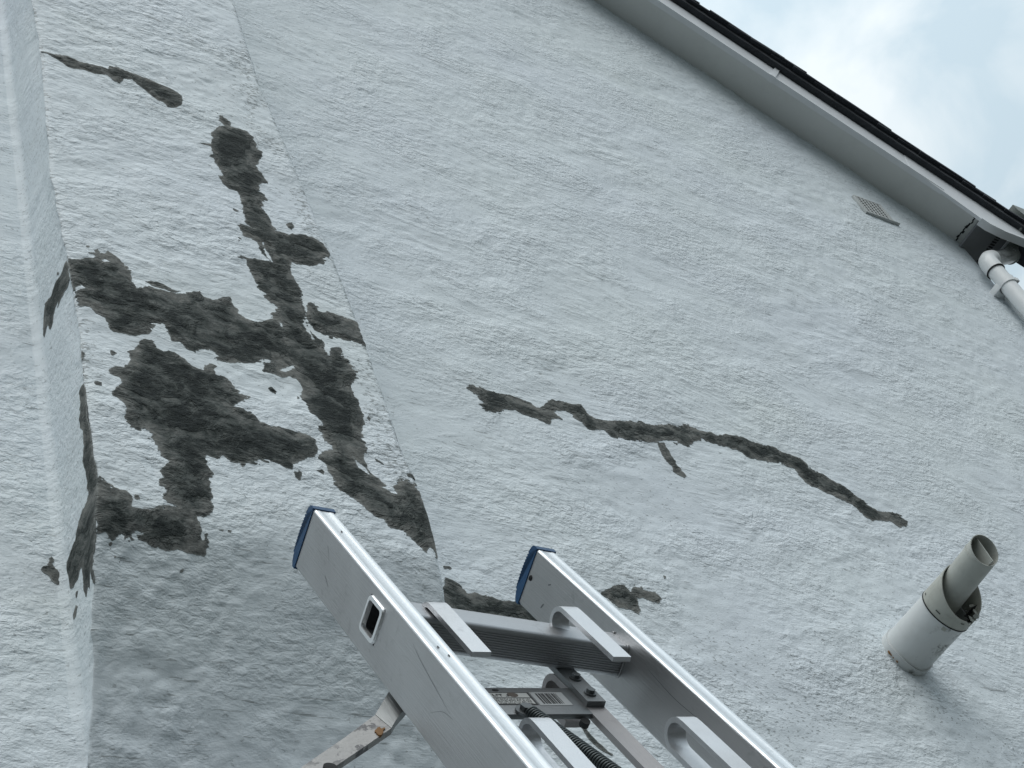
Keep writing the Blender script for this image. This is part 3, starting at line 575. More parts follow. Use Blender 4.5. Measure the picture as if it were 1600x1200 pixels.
def d_side(y, z):
    return 0.0018 * fbm(y, z, 0.22, 2, 31) + 0.0012 * fbm(y, z, 0.04, 2, 32)

def grid_quads(nr, nc):
    i = np.arange((nr - 1) * (nc - 1)); r = i // (nc - 1); c = i % (nc - 1)
    a = r * nc + c
    return np.stack([a, a + 1, a + nc + 1, a + nc], 1)

def add_attr(me, name, vals):
    at = me.attributes.new(name, 'FLOAT', 'POINT')
    at.data.foreach_set('value', np.asarray(vals, np.float32))

# signed distance to the outlines of the repairs
def sd_poly(P, X, Y):
    P = np.asarray(P, float); n = len(P)
    d2 = np.full(X.shape, 1e9); ins = np.zeros(X.shape, bool)
    for i in range(n):
        a = P[i]; b = P[(i + 1) % n]
        e = b - a; L2 = e @ e
        if L2 < 1e-12: continue
        t = np.clip(((X - a[0]) * e[0] + (Y - a[1]) * e[1]) / L2, 0, 1)
        d2 = np.minimum(d2, (X - a[0] - t * e[0]) ** 2 + (Y - a[1] - t * e[1]) ** 2)
        c = ((a[1] > Y) != (b[1] > Y))
        with np.errstate(divide='ignore', invalid='ignore'):
            ins ^= c & (X < (b[0] - a[0]) * (Y - a[1]) / (b[1] - a[1] + 1e-15) + a[0])
    return np.sqrt(d2) * np.where(ins, 1, -1)

def field(polys, holes, X, Y, m=0.03):
    F = np.full(X.shape, -m)
    def sub(P):
        P = np.asarray(P); lo = P.min(0) - m; hi = P.max(0) + m
        return (X > lo[0]) & (X < hi[0]) & (Y > lo[1]) & (Y < hi[1])
    for P in polys:
        s = sub(P)
        if s.any(): F[s] = np.maximum(F[s], sd_poly(P, X[s], Y[s]))
    for P in holes:
        s = sub(P)
        if s.any(): F[s] = np.minimum(F[s], -sd_poly(P, X[s], Y[s]))
    return F

FK = ('tail', 'trunk', 'limb', 'band', 'bandwisp', 'blob')
# gable wall: fine where the photograph looks, coarse elsewhere
xs = np.concatenate([np.linspace(-4.4, 0.2, 24), np.linspace(0.25, 3.0, int(2.75 / .0056)), np.linspace(3.007, XC, int(1.69 / .0075))])
zs = np.concatenate([np.linspace(-1.6, 0.7, 14), np.linspace(0.75, 3.2, int(2.45 / .0056)), np.linspace(3.207, 5.45, int(2.24 / .0075)), np.linspace(5.6, 7.9, 30)])
X, Z = np.meshgrid(xs, zs)
fade = sstep(0.2, 0.35, X) * sstep(0.7, 0.85, Z) * sstep(5.5, 5.4, Z)
Y = W - d_wall(X, Z) * fade
Y = Y + 0.02 * ((X > 4.124) & (X < 4.276) & (Z > 4.205) & (Z < 4.316))      # hole behind the vent
Y = Y + 0.003 * sstep(0.005, 0.010, field(list(WALL.values()), [], X, Z))      # the render is cut away under the cement
V = np.stack([X, Y, Z], -1).reshape(-1, 3)
Q = grid_quads(len(zs), len(xs))
def verge_z(x): return np.where(x > -0.1, 5.34 + (3.258 - x) * 0.786 + SH / 0.786, 5.34 + (3.258 + 0.2 + x) * 0.786 + SH / 0.786)
qc = V[Q].mean(1)
keep = qc[:, 2] < verge_z(qc[:, 0]) + 0.02
keep &= ~((qc[:, 0] > 0.80) & (qc[:, 0] < 1.31) & (qc[:, 2] > 1.45))
Q = Q[keep]
used = np.unique(Q); remap = np.zeros(len(V), int); remap[used] = np.arange(len(used))
dx = V[used][:, 0]; dz = V[used][:, 2]
me = fast_mesh('wall', V[used], remap[Q])
dirt = np.exp(-((dx - 1.372) / 0.016) ** 2) * 0.4 + 0.5 * np.exp(-(((dx - 2.70) / 0.12) ** 2 + ((dz - 1.66) / 0.12) ** 2))  # specks thickened below the flue paint in its soft shadow
dirt += 0.7 * sstep(0.25, 0.5, fbm(dx, dz, 0.33, 3, 91)) * sstep(2.2, 1.4, dz)
add_attr(me, 'dirt', np.clip(dirt, 0, 1))
wall = link('wall', me, RENDER, house, True)
# the return wall and the far side of the house
bm = bmesh.new()
def quad(bm, *p): bm.faces.new([bm.verts.new(q) for q in p])
quad(bm, (XC, W, -1.6), (XC, W + 7, -1.6), (XC, W + 7, 4.16), (XC, W, 4.16))
quad(bm, (-4.4, W + 7, -1.6), (-4.4, W, -1.6), (-4.4, W, 4.6), (-4.4, W + 7, 4.6))
quad(bm, (XC, W + 7, -1.6), (-4.4, W + 7, -1.6), (-4.4, W + 7, 4.6), (XC, W + 7, 4.16))
link('return_wall', bm_mesh('return_wall', bm), RENDER, house, True)

# chimney breast with corbelled foot
z = np.concatenate([np.arange(1.29, 3.95, 0.0042), np.linspace(3.97, 9.0, 60)])
fr = np.linspace(0, 1, 150)
cols = []
for t in (0.0, 0.3, 0.6, 0.8, 0.93):                       # fillet on the wall, left
    a = t * math.pi / 2
    cols.append(('L', math.sin(a), 1 - math.cos(a)))
for t in np.linspace(0.0, 1, 30): cols.append(('S', t, 0))
for t in np.linspace(0, 1, 150): cols.append(('F', t, 0))
for t in np.linspace(0, 1, 26): cols.append(('R', t, 0))
zz = z
yf = YF(zz); xl = XL(zz); xr = XR(zz); xsm = XS(zz)
FX = xl[:, None] + 0.003 + (xr - xl - 0.006)[:, None] * np.linspace(0, 1, 150)[None, :]
FZ = np.repeat(zz[:, None], 150, 1)
FF = field([FRONT[q] for q in FK] + [FRONT['streak']], FRONT_HOLES, FX, FZ)
CUT = 0.003 * sstep(0.004, 0.008, FF) * sstep(0, 0.006, np.minimum(FX - xl[:, None], xr[:, None] - FX))
VV = []
for k, t, u in cols:
    if k == 'L':
        r = np.minimum(0.018, np.maximum(W - yf, 0) * 0.5)
        x0 = xsm - r + r * t
        y0 = W - d_wall(x0, zz) + 0.0012 * (1 - t) - 0.0004 - r * u
        x0 = x0 - d_side(y0, zz) * t
        VV.append(np.stack([x0, y0, zz], -1))
    elif k == 'S':
        yA = W - d_wall(xsm, zz) - 0.0004 - np.minimum(0.018, np.maximum(W - yf, 0) * 0.5)
        y0 = yA + (yf + 0.003 - yA) * t
        x0 = xsm + (xl - xsm) * sstep(0.6, 1.0, t) - d_side(y0, zz) + 0.003 * sstep(0.004, 0.008, field([SIDE['upper'], SIDE['lower']], SIDE_HOLES, y0, zz))
        VV.append(np.stack([x0, y0, zz], -1))
    elif k == 'F':
        x0 = xl + 0.003 + (xr - xl - 0.006) * t
        e = np.minimum(t, 1 - t) * (xr - xl)
        cutd = CUT[:, int(round(t * 149))]
        y0 = yf - d_front(x0, zz) * sstep(-0.004, 0.02, e) + 0.002 * np.exp(-e / 0.004)
        y0 = y0 + cutd
        VV.append(np.stack([x0, y0, zz], -1))
    else:
        y0 = yf + 0.004 + (W + 0.01 - yf - 0.004) * t
        VV.append(np.stack([xr + d_side(y0, zz) * 0.6, y0, zz], -1))
VV = np.stack(VV, 1)
nr, nc = VV.shape[:2]
V = VV.reshape(-1, 3)
Q = grid_quads(nr, nc)
me = fast_mesh('chimney_breast', V, Q)
kx = V[:, 0]; kz = V[:, 2]
xr_ = np.interp(kz, ZR_, XR_); xl_ = np.interp(kz, ZL_, XL_)
frn = (V[:, 1] < YF(kz) + 0.006)
bite = fbm(kx, kz, 0.09, 3, 95)
dirt = frn * (1.1 * np.exp(-((kx - xr_ + 0.005) / 0.006) ** 2) * sstep(1.7, 2.0, kz) + np.exp(-((kx - xr_ + 0.03) / 0.045) ** 2) * sstep(-0.2, 0.4, bite) * 1.0 + np.exp(-((kx - xl_) / 0.03) ** 2) * sstep(0.0, 0.5, bite) * 0.9  # real dirt dots plus a thin arris shadow painted along the right edge
              + 0.5 * sstep(2.6, 3.3, kz) * sstep(-0.1, 0.5, bite)) + np.exp(-((kx - xl_) / 0.006) ** 2) * 0.6
dirt *= sstep(1.5, 1.8, kz)
add_attr(me, 'dirt', np.clip(dirt, 0, 1))
add_attr(me, 'flat', (~frn).astype(float) * (kx < 1.0) * 0.45 + frn * 0.35 * sstep(1.72, 1.62, kz))
breast = link('chimney_breast', me, BREAST, house, True)
# chimney stack above the roof
me = box_mesh('chimney_cap', (0.70, 1.49, 8.98), (1.40, 2.4, 9.08), 0.01)
link('chimney_cap', me, SOFFIT, house, True)
bm = box_bm((0.77, W + 0.02, 6.5), (1.32, 2.35, 8.99))
link('chimney_stack', bm_mesh('chimney_stack', bm), BREAST, house, True)

def contour_mesh(name, F, X, Y, to3, thick, flip=False):
    """marching squares over F > 0, with a skirt so the fill has an edge"""
    nr, nc = F.shape
    ins = F > 0
    idx = -np.ones(F.shape, np.int64)
    use = ins
    idx[use] = np.arange(use.sum())
    pts = [(X[use], Y[use], F[use])]
    cnt = int(use.sum())
    full = ins[:-1, :-1] & ins[:-1, 1:] & ins[1:, 1:] & ins[1:, :-1]
    r, c = np.where(full)
    faces = [tuple(f) for f in np.stack([idx[r, c], idx[r, c + 1], idx[r + 1, c + 1], idx[r + 1, c]], 1).tolist()]
    part = (ins[:-1, :-1] | ins[:-1, 1:] | ins[1:, 1:] | ins[1:, :-1]) & ~full
    ex, ey, ef, emap = [], [], [], {}
    def cut(p, q):
        nonlocal cnt
        k = (p, q) if p < q else (q, p)
        if k in emap: return emap[k]
        f0 = F[k[0]]; f1 = F[k[1]]; t = f0 / (f0 - f1)
        ex.append(X[k[0]] * (1 - t) + X[k[1]] * t); ey.append(Y[k[0]] * (1 - t) + Y[k[1]] * t); ef.append(0.0)
        emap[k] = cnt; cnt += 1
        return emap[k]
    skirt = []
    for r, c in zip(*np.where(part)):
        r = int(r); c = int(c)
        cs = [(r, c), (r, c + 1), (r + 1, c + 1), (r + 1, c)]
        poly = []; cutq = []
        for i in range(4):
            p, q = cs[i], cs[(i + 1) % 4]
            if ins[p]: poly.append(int(idx[p]))
            if ins[p] != ins[q]:
                v = cut(p, q); poly.append(v); cutq.append((v, bool(ins[p])))
        if len(poly) >= 3: faces.append(tuple(poly))
        for i in range(len(cutq)):
            v, out = cutq[i]; v2, out2 = cutq[(i + 1) % len(cutq)]
            if out and not out2: skirt.append((v, v2))
    px = np.concatenate([pts[0][0], np.array(ex)]); py = np.concatenate([pts[0][1], np.array(ey)])
    pf = np.concatenate([pts[0][2], np.array(ef)])
    V = to3(px, py, pf)
    sk = {}
    low = to3(px, py, pf, thick)
    ev = []
    n0 = len(V)
    for a, b in skirt:
        for v in (a, b):
            if v not in sk:
                sk[v] = n0 + len(ev); ev.append(low[v])
        faces.append((b, a, sk[a], sk[b]))
    if ev: V = np.concatenate([V, np.array(ev)])
    if not flip: pass
    me = bpy.data.meshes.new(name)
    me.from_pydata(V.tolist(), [], [f[::-1] for f in faces] if flip else faces)
    me.update()
    at = me.attributes.new('edge', 'FLOAT', 'POINT')
    e = np.zeros(len(V)); e[:len(pf)] = np.clip(pf / 0.030, 0, 1)
    at.data.foreach_set('value', e.astype(np.float32))
    me.polygons.foreach_set('use_smooth', [True] * len(me.polygons))
    me.set_sharp_from_angle(angle=math.radians(50))
    return me

def ragged(F, X, Y, a=1.0, s=0):
    n = 0.0042 * a * fbm(X, Y, 0.012, 4, 41 + s, 0.62, ax=1.7)
    patchy = sstep(0.05, 0.45, fbm(X, Y, 0.05, 2, 44 + s))
    n2 = 0.0075 * a * fbm(X, Y, 0.010, 2, 45 + s, 0.6, ax=2.0) * patchy
    # hair-fine scraped holes and crumbs just inside / outside the rim
    n3 = 0.0046 * a * fbm(X, Y, 0.0038, 2, 47 + s, 0.6, ax=1.8) * (0.35 + patchy)
    return F + n + n2 + n3

def front3(x, z, f, off=0.0):
    th = sstep(0, 0.012, f)
    rough = 0.0012 * fbm(x, z, 0.017, 3, 51) + 0.0018 * fbm(x, z, 0.05, 2, 52)
    e = np.minimum(x - XL(z), XR(z) - x)
    y = YF(z) - d_front(x, z) * sstep(-0.004, 0.02, e) + 0.002 * np.exp(-np.maximum(e, 0) / 0.004) - (0.0005 + th * (0.0012 + rough)) - off
    return np.stack([x, y, z], -1)
def side3(y, z, f, off=0.0):
    x = XS(z) + (XL(z) - XS(z)) * sstep(0.6, 1.0, (W - 0.019 - y) / np.maximum(W - 0.019 - YF(z), 0.01)) - d_side(y, z) - 0.0008 - sstep(0, 0.02, f) * (0.0008 + 0.0008 * fbm(y, z, 0.03, 2, 53)) - off
    return np.stack([x, y, z], -1)
def wall3(x, z, f, off=0.0):
    y = W - d_wall(x, z) - 0.0010 - sstep(0, 0.015, f) * (0.0008 + 0.0014 * fbm(x, z, 0.02, 2, 54)) - off
    return np.stack([x, y, z], -1)

def repair(name, polys, holes, to3, step, parent, rag=1.0, seed=0, clip=None, flip=False, mat=None, kind=None, label=None, grow=0.0):
    A = np.concatenate([np.asarray(p) for p in polys])
    lo = A.min(0) - 0.02; hi = A.max(0) + 0.02
    X, Y = np.meshgrid(np.arange(lo[0], hi[0], step), np.arange(lo[1], hi[1], step))
    F = field(polys, holes, X, Y) + grow
    F = ragged(F, X, Y, rag, seed)
    if clip is not None: F = np.minimum(F, clip(X, Y))
    me = contour_mesh(name, F, X, Y, to3, -0.0018, flip)
    o = link(name, me, mat or MORTAR, parent, True)
    if kind: o['kind'] = kind
    if label: o['label'] = label
    return o
cf = lambda X, Z: np.minimum(X - XL(Z) - 0.0005, XR(Z) - X - 0.0005)
repair('mortar_patch', [FRONT[k] for k in FK], FRONT_HOLES, front3, 0.0012, breast,
       1.1, 0, cf, label='large branching dark grey cement repair over the face of the chimney breast')
repair('mortar_patch', [FRONT['streak']], [], front3, 0.0014, breast, 0.7, 3, cf, label='thin grey cement streak high on the left of the chimney breast')
repair('mortar_splash', [p for i, p in enumerate(FRONT_SPECKS) if i % 5 not in (2, 4)], [], front3, 0.0012, breast, 0.75, 5, cf, kind='stuff', grow=-0.0006)
cs = lambda Y, Z: np.minimum(Y - YF(Z) - 0.002, W - 0.002 - Y)
repair('mortar_patch', [SIDE['upper']], SIDE_HOLES, side3, 0.0022, breast, 0.6, 7, cs, flip=True, label='short cement smear down the side of the chimney breast')
repair('mortar_patch', [SIDE['lower']], [], side3, 0.0022, breast, 0.7, 8, cs, flip=True, label='long ragged cement fill down the left arris of the chimney breast')
repair('mortar_splash', SIDE_SPECKS, [], side3, 0.0014, breast, 0.5, 9, cs, flip=True, kind='stuff')
for k, lab, rg in (('crackpatch', 'long thin cement repair following a stepped crack across the wall', 1.35),
                   ('spur', 'short cement spur under the long crack repair', 0.5),
                   ('smear', 'brownish grey cement smear beside the ladder', 1.2),
                   ('joint', 'dark cement filling where the chimney breast meets the wall', 1.1),
                   ('lowcrack', 'narrow filled crack seen between the ladder stiles', 0.5),
                   ('corner', 'small cement smear left of the chimney breast', 0.8)):
    repair('mortar_patch', [WALL[k]], [], wall3, 0.0017, wall, rg, 60 + len(k), label=lab)
repair('mortar_splash', WALL_SPECKS, [], wall3, 0.0014, wall, 0.7, 11, kind='stuff')

def crack(pts, to3, parent, w=0.0015, seed=0):
    rnd = random.Random(seed)
    P = [Vector((a, b)) for a, b in pts]
    Q = []
    for a, b in zip(P, P[1:]):
        n = max(2, int((b - a).length / 0.008))
        for i in range(n):
            t = i / n
            q = a.lerp(b, t)
            Q.append(q + Vector((rnd.uniform(-1, 1), rnd.uniform(-1, 1))) * 0.0016)
    Q.append(P[-1])
    vs = []; n = len(Q)
    for i, q in enumerate(Q):
        t = (Q[min(i + 1, n - 1)] - Q[max(i - 1, 0)]).normalized(); s = Vector((-t.y, t.x))
        ww = w * (0.45 + rnd.random() * 0.8) * min(1, 0.2 + 4 * min(i, n - 1 - i) / n)
        vs += [q + s * ww / 2, q - s * ww / 2]
    x = np.array([v.x for v in vs]); y = np.array([v.y for v in vs])
    V = to3(x, y, np.zeros(len(x)), -0.0011)
    me = mesh_from('crack', V.tolist(), [(2 * i, 2 * i + 1, 2 * i + 3, 2 * i + 2) for i in range(n - 1)])
    return link('crack', me, CRACK, parent, True)
for i, k in enumerate(WALL_CRACKS): crack(WALL_CRACKS[k], wall3, wall, 0.0022 if k == 'd' else 0.0014, i)
for i, k in enumerate(FRONT_CRACKS): crack(FRONT_CRACKS[k], front3, breast, 0.0013, 40 + i)
for i, k in enumerate(SIDE_CRACKS): crack(SIDE_CRACKS[k], side3, breast, 0.0012, 80 + i)

# ---- verge: soffit, bargeboard, tiles
SLOPE_TOP = -4.3
def slab(name, s0, s1, y0, y1, h0, h1, mat, bev=0.003):
    bm = bmesh.new()
    for s, h in ((s0, h0), (s1, h0), (s1, h1), (s0, h1)): pass
    prism_bm([(s0, h0), (s1, h0), (s1, h1), (s0, h1)], y0, y1, lambda u, v, d: vp(u, v, d), bm)
    return link(name, bm_mesh(name, bm, 35, bev), mat, house, True)
bm = prism_bm([(1.560, 0.006), (W + 0.08, SH + 0.02), (W + 0.08, SH + 0.032), (1.560, 0.018)], SLOPE_TOP, 1.825, lambda u, v, d: vp(d, v, u))
link('soffit', bm_mesh('soffit', bm), SOFFIT, house, True)
rj = random.Random(8)
jp = [(1.560 + i * 0.0139, 0.0045 + (i * 0.0139) * 0.223) for i in range(11)]
bm = bmesh.new()
for (ya, ha), (yb, hb) in zip(jp, jp[1:]):
    w0 = 1.786 + rj.uniform(-.004, .004); w1 = w0 + rj.uniform(.005, .010)
    quad(bm, vp(w0, ha, ya), vp(w0 + rj.uniform(-.003, .003), hb, yb), vp(w1, hb, yb), vp(w1, ha, ya))
link('soffit_gap', bm_mesh('soffit_gap', bm), DARK, house, True)
slab('bargeboard', SLOPE_TOP, 0.795, 1.546, 1.560, 0.0, 0.114, BARGE)
slab('bargeboard', 0.8, 1.50, 1.546, 1.560, 0.0, 0.116, BARGE)
slab('board_lip', SLOPE_TOP, 0.795, 1.542, 1.566, -0.010, 0.002, BARGE, 0.003)
slab('board_lip', 0.8, 1.62, 1.542, 1.566, -0.010, 0.002, BARGE, 0.003)
slab('board_joint_trim', 0.785, 0.808, 1.539, 1.568, -0.014, 0.116, BARGE, 0.003)
# end panel that boxes in the eaves
pan = [(1.46, -0.004), (1.42, 0.114), (1.55, 0.178), (1.86, 0.180)]
pan = [(vp(s, h, 0)[0], vp(s, h, 0)[2]) for s, h in pan] + [(4.885, 4.215), (4.915, 4.142), (4.74, 4.142), (4.66, 4.165)]
bm = prism_bm(pan, 1.5445, 1.558, lambda u, v, d: (u, d, v))
link('eaves_end_panel', bm_mesh('eaves_end_panel', bm, 30, 0.0025), BARGE, house, True)
lip = [(4.63, 4.175), (4.66, 4.150), (4.74, 4.130), (4.95, 4.126), (4.95, 4.142), (4.74, 4.143), (4.66, 4.165), (4.64, 4.185)]
bm = prism_bm(lip, 1.538, 1.572, lambda u, v, d: (u, d, v))
link('panel_lip', bm_mesh('panel_lip', bm, 30, 0.003), BARGE, house, True)
ev = link('eaves_soffit', box_mesh('eaves_soffit', (4.672, 1.559, 4.208), (4.87, W + 6.9, 4.218)), EAVES, house, True)
me0 = box_mesh('vent_slot', (-0.0032, -0.012, -0.002), (0.0032, 0.012, 0.0), 0)
for i in range(12):
    o = bpy.data.objects.new('vent_slot', me0 if i == 0 else me0)
    C.objects.link(o)
    if i == 0: me0.materials.append(DARK)
    o.parent = ev
    o.location = (4.815 - 2.0, 1.590 - W + i * 0.0125, 4.2077 + 1.6)
    o.rotation_euler = (0, 0, math.pi / 2)
link('fascia', box_mesh('fascia', (4.87, 1.560, 4.205), (4.885, W + 6.9, 4.30), 0.002), BARGE, house, True)
# bedding mortar under the verge tiles, tiles one by one, the field of the roof behind
rnd = random.Random(3)
vb = []
n = 220
for i in range(n + 1):
    s = SLOPE_TOP + (2.10 - SLOPE_TOP) * i / n
    vb.append((s, 0.118 + rnd.uniform(-0.002, 0.003)))
prof = [(s, h) for s, h in vb] + [(s, 0.150) for s, _ in reversed(vb)]
bm = prism_bm(prof, 1.520, 1.60, lambda u, v, d: vp(u, v, d))
bmesh.ops.triangulate(bm, faces=[f for f in bm.faces if len(f.verts) > 4])
link('verge_mortar', bm_mesh('verge_mortar', bm), SLATE_MORTAR, house, True)
tile_me = {}
for v_ in range(4):
    bm = bmesh.new()
    th = 0.014
    ns = 6
    r2 = random.Random(v_)
    top = []; bot = []
    for i in range(ns + 1):
        u = -0.135 + 0.27 * i / ns
        c = 0.004 * (1 - (u / 0.135) ** 2)
        top.append((u, th + c + r2.uniform(-.0006, .0006))); bot.append((u, c))
    prism_bm(top + bot[::-1], -0.083, 0.083, lambda u, v, d: (u, d, v), bm)
    tile_me[v_] = bm_mesh('tile', bm, 40, 0.0015, 1)
    tile_me[v_].materials.append(SLATE)
slope = math.atan2(0.618, 0.786)
ti = 0
for k in range(30):
    s = 2.02 - 0.104 * k
    for row, yy in ((0, 1.504 + 0.083), (1, 1.504 + 0.083 + 0.168)):
        if row == 1 and (k > 5 or k < 2): continue
        o = bpy.data.objects.new('tile', tile_me[(k * 7 + row) % 4])
        C.objects.link(o)
        o.parent = house
        lift = 0.0
        p = vp(s + rnd.uniform(-.004, .004), 0.149 + lift, yy + rnd.uniform(-.006, .006))
        tilt = -slope + 0.10 + rnd.uniform(-.012, .012)
        o.matrix_basis = Matrix.Translation((-2.0, -1.7, 1.6)) @ Matrix.Translation(p) @ Matrix.Rotation(slope - 0.055 + rnd.uniform(-.01, .01), 4, 'Y') @ Matrix.Rotation(rnd.uniform(-.02, .02), 4, 'Z')
st = []
k = 0
s = 1.98
while s > -4.4:
    st += [(s, 0.172), (s - 0.104, 0.160)]
    s -= 0.104
st = [(min(a_, 1.86), h_) for a_, h_ in st]
st += [(-4.4, 0.13), (1.86, 0.13)]
bm = prism_bm(st, 1.69, W + 7.1, lambda u, v, d: vp(u, v, d))
bmesh.ops.triangulate(bm, faces=[f for f in bm.faces if len(f.verts) > 4])
o = link('roof', bm_mesh('roof', bm), SLATE, house, True)
o['kind'] = 'stuff'
# the other slope of the roof
def vq(s, h, y):
    p = vp(s, h, y); return (-0.2 - p[0], p[1], p[2])
bm = prism_bm([(-4.3, .03), (1.9, .03), (1.9, .17), (-4.3, .17)], 1.53, W + 7.1, lambda u, v, d: vq(u, v, d))
link('roof', bm_mesh('roof', bm), SLATE, house, True)
# ------------------------------------------------------------------ gutter and downpipe
gut = thing('gutter', 'grey green gutter end under the last roof tiles at the right edge', 'gutter', Matrix.Translation((5.0, 1.52, 4.33)))
pr = []
for i in range(13):
    a = math.pi + math.pi * i / 12
    pr.append((5.045 + 0.062 * math.cos(a), 4.392 + 0.062 * math.sin(a) * 1.1))
pr += [(5.107, 4.40), (4.983, 4.40)]
bm = prism_bm(pr, 1.535, 1.68, lambda u, v, d: (u, d, v))
link('trough', bm_mesh('trough', bm, 30), GUTTER, gut, True)
pr2 = [(5.045 + (u - 5.045) * 1.09, 4.392 + (v - 4.392) * 1.09) for u, v in pr]
bm = prism_bm(pr2, 1.518, 1.55, lambda u, v, d: (u, d, v))
link('stop_end', bm_mesh('stop_end', bm, 30, 0.002), GUTTER, gut, True)
link('outlet', box_mesh('outlet', (4.885, 1.525, 4.205), (4.985, 1.66, 4.292), 0.008), GUTTER, gut, True)

dp = thing('downpipe', 'white round plastic downpipe with a swan neck at the corner of the gable wall', 'drainpipe', Matrix.Translation((4.64, 1.64, -1.6)))
PX, PY, PR = 4.64, 1.64, 0.033
link('pipe', bm_mesh('pipe', tube_bm([(PX, PY, -1.55), (PX, PY, 1.5), (PX, PY, 3.98)], PR, 32), 30), PVC, dp, True)
bm = tube_bm([(PX, PY, 3.955), (PX, PY, 4.0), (PX + 0.006, PY, 4.022), (PX + 0.03, PY, 4.045), (PX + 0.055, PY, 4.058)], PR + 0.004, 32)
link('elbow', bm_mesh('elbow', bm, 40), PVC, dp, True)
bm = tube_bm([(PX + 0.04, PY, 4.05), (PX + 0.15, PY, 4.108), (PX + 0.25, PY, 4.161)], PR - 0.001, 32)
nk = MB('streaked_shiny_pipe', 0.22, 0.0, (0.45, 0.46, 0.45))
sm = nk.noise(6, 4, 0.6, nk.vec((1, 9, 1), (0, 0.48, 0)))
nk.col(nk.ramp(sm, [(0.35, (0.16, 0.165, 0.16)), (0.5, (0.42, 0.43, 0.42)), (0.65, (0.55, 0.56, 0.55))]))  # grey tone varies in streaks along the neck
link('swan_neck', bm_mesh('swan_neck', bm, 40), nk.m, dp, True)
bm = tube_bm([(PX + 0.243, PY, 4.157), (PX + 0.263, PY, 4.170), (PX + 0.276, PY, 4.195), (PX + 0.278, PY, 4.27)], PR + 0.003, 32)
link('elbow', bm_mesh('elbow', bm, 40), GUTTER, dp, True)
for (a, b, r) in (((PX, PY, 3.952), (PX, PY, 3.957), PR + 0.0052),):
    link('seal_ring', bm_mesh('seal_ring', tube_bm([a, b], r, 32), 30), DARK, dp, True)
for zc in (3.872, 1.9, 0.1):
    bm = tube_bm([(PX, PY, zc - 0.016), (PX, PY, zc + 0.016)], PR + 0.0045, 32)
    cl = link('pipe_clip', bm_mesh('pipe_clip', bm, 30, 0), PVC, dp, True)
    bm = box_bm((PX - 0.034, PY + 0.01, zc - 0.016), (PX + 0.034, W + 0.002, zc + 0.016))
    link('clip_bracket', bm_mesh('clip_bracket', bm, 30, 0.003), PVC, dp, True)
    link('clip_lug', box_mesh('clip_lug', (PX + 0.020, PY - 0.036, zc - 0.010), (PX + 0.036, PY - 0.020, zc + 0.010), 0.002), PVC, dp, True)
# slim conduit behind the pipe
cn = thing('conduit', 'slim white cable conduit running down behind the downpipe', 'conduit', Matrix.Translation((4.665, 1.69, -1.6)))
link('tube', bm_mesh('tube', tube_bm([(4.668, 1.684, -1.5), (4.668, 1.684, 3.86)], 0.011, 16), 30), PVC, cn, True)

# ------------------------------------------------------------------ wall vent
vt = thing('air_vent', 'small white louvred air vent in the wall below the verge', 'vent', Matrix.Translation((4.21, 1.7, 4.26)))
x0, x1, z0, z1 = 4.122, 4.270, 4.203, 4.316
yv = 1.688
bm = bmesh.new()
for lo, hi in (((x0, yv, z1 - .006), (x1 + 0.008, 1.705, z1)), ((x0, yv - .001, z0 - .004), (x1 + .040, 1.705, z0)), ((x0, yv, z0), (x0 + .006, 1.705, z1 - .006)), ((x1 - .004, yv, z0), (x1 + .008, 1.705, z1 - .006))):
    box_bm(lo, hi, bm)
link('frame', bm_mesh('frame', bm, 30, 0.001), VENTM, vt, True)
link('backing', box_mesh('backing', (x0 + .002, 1.6990, z0), (x1, 1.704, z1 - .002)), DARK, vt, True)
bar = bm_mesh('louvre', box_bm((-0.0042, -0.0008, -0.055), (0.0042, 0.0008, 0.055)), None); bar.materials.append(VENTM)
for i in range(7):
    o = bpy.data.objects.new('louvre', bar); C.objects.link(o); o.parent = vt
    o.location = (x0 + 0.0145 + i * 0.0205 - 4.21, 1.6895 - 1.7, 4.2555 - 4.26)
br2 = bm_mesh('cross_bar', box_bm((-0.072, -0.0008, -0.0021), (0.072, 0.0008, 0.0021)), None); br2.materials.append(VENTM)
for i in range(7):
    o = bpy.data.objects.new('cross_bar', br2); C.objects.link(o); o.parent = vt
    o.location = (0.5 * (x0 + x1) - 4.21, 1.6898 - 1.7, z0 + 0.010 + i * 0.0150 - 4.26)

# ------------------------------------------------------------------ boiler flue
FC = Vector((2.707, 1.7, 1.801))
fl = thing('boiler_flue', 'white boiler flue pipe sticking out of the wall with a broken beige collar', 'flue', Matrix.Translation(FC))
def fmat():
    m = MB('white_flue_paint', 0.4, 0, (0.62, 0.64, 0.64))
    n = m.noise(5, 4, 0.5)
    c = m.mix(n, (0.56, 0.585, 0.58), (0.66, 0.68, 0.68))
    sx = m.n('ShaderNodeSeparateXYZ'); m.l(m.tc.outputs['Object'], sx.inputs[0])
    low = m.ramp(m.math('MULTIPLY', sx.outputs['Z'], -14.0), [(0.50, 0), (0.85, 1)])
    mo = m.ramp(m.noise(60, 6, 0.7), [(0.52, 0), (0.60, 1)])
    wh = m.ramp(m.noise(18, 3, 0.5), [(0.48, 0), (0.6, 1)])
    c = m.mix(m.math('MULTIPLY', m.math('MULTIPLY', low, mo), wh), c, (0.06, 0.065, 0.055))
    c = m.mix(m.math('MULTIPLY', m.ramp(m.noise(14, 4, 0.6), [(0.5, 0), (0.7, 1)]), 0.25), c, (0.36, 0.37, 0.33))
    m.col(c)
    return m.m
FLUE = fmat()
BEIGE = plain('aged_beige_plastic', (0.40, 0.41, 0.37), 0.5, var=0.1, scale=20, dirt=0.35)
BEIGE2 = plain('aged_flue_plastic', (0.44, 0.455, 0.42), 0.42, var=0.06, scale=14, dirt=0.25)
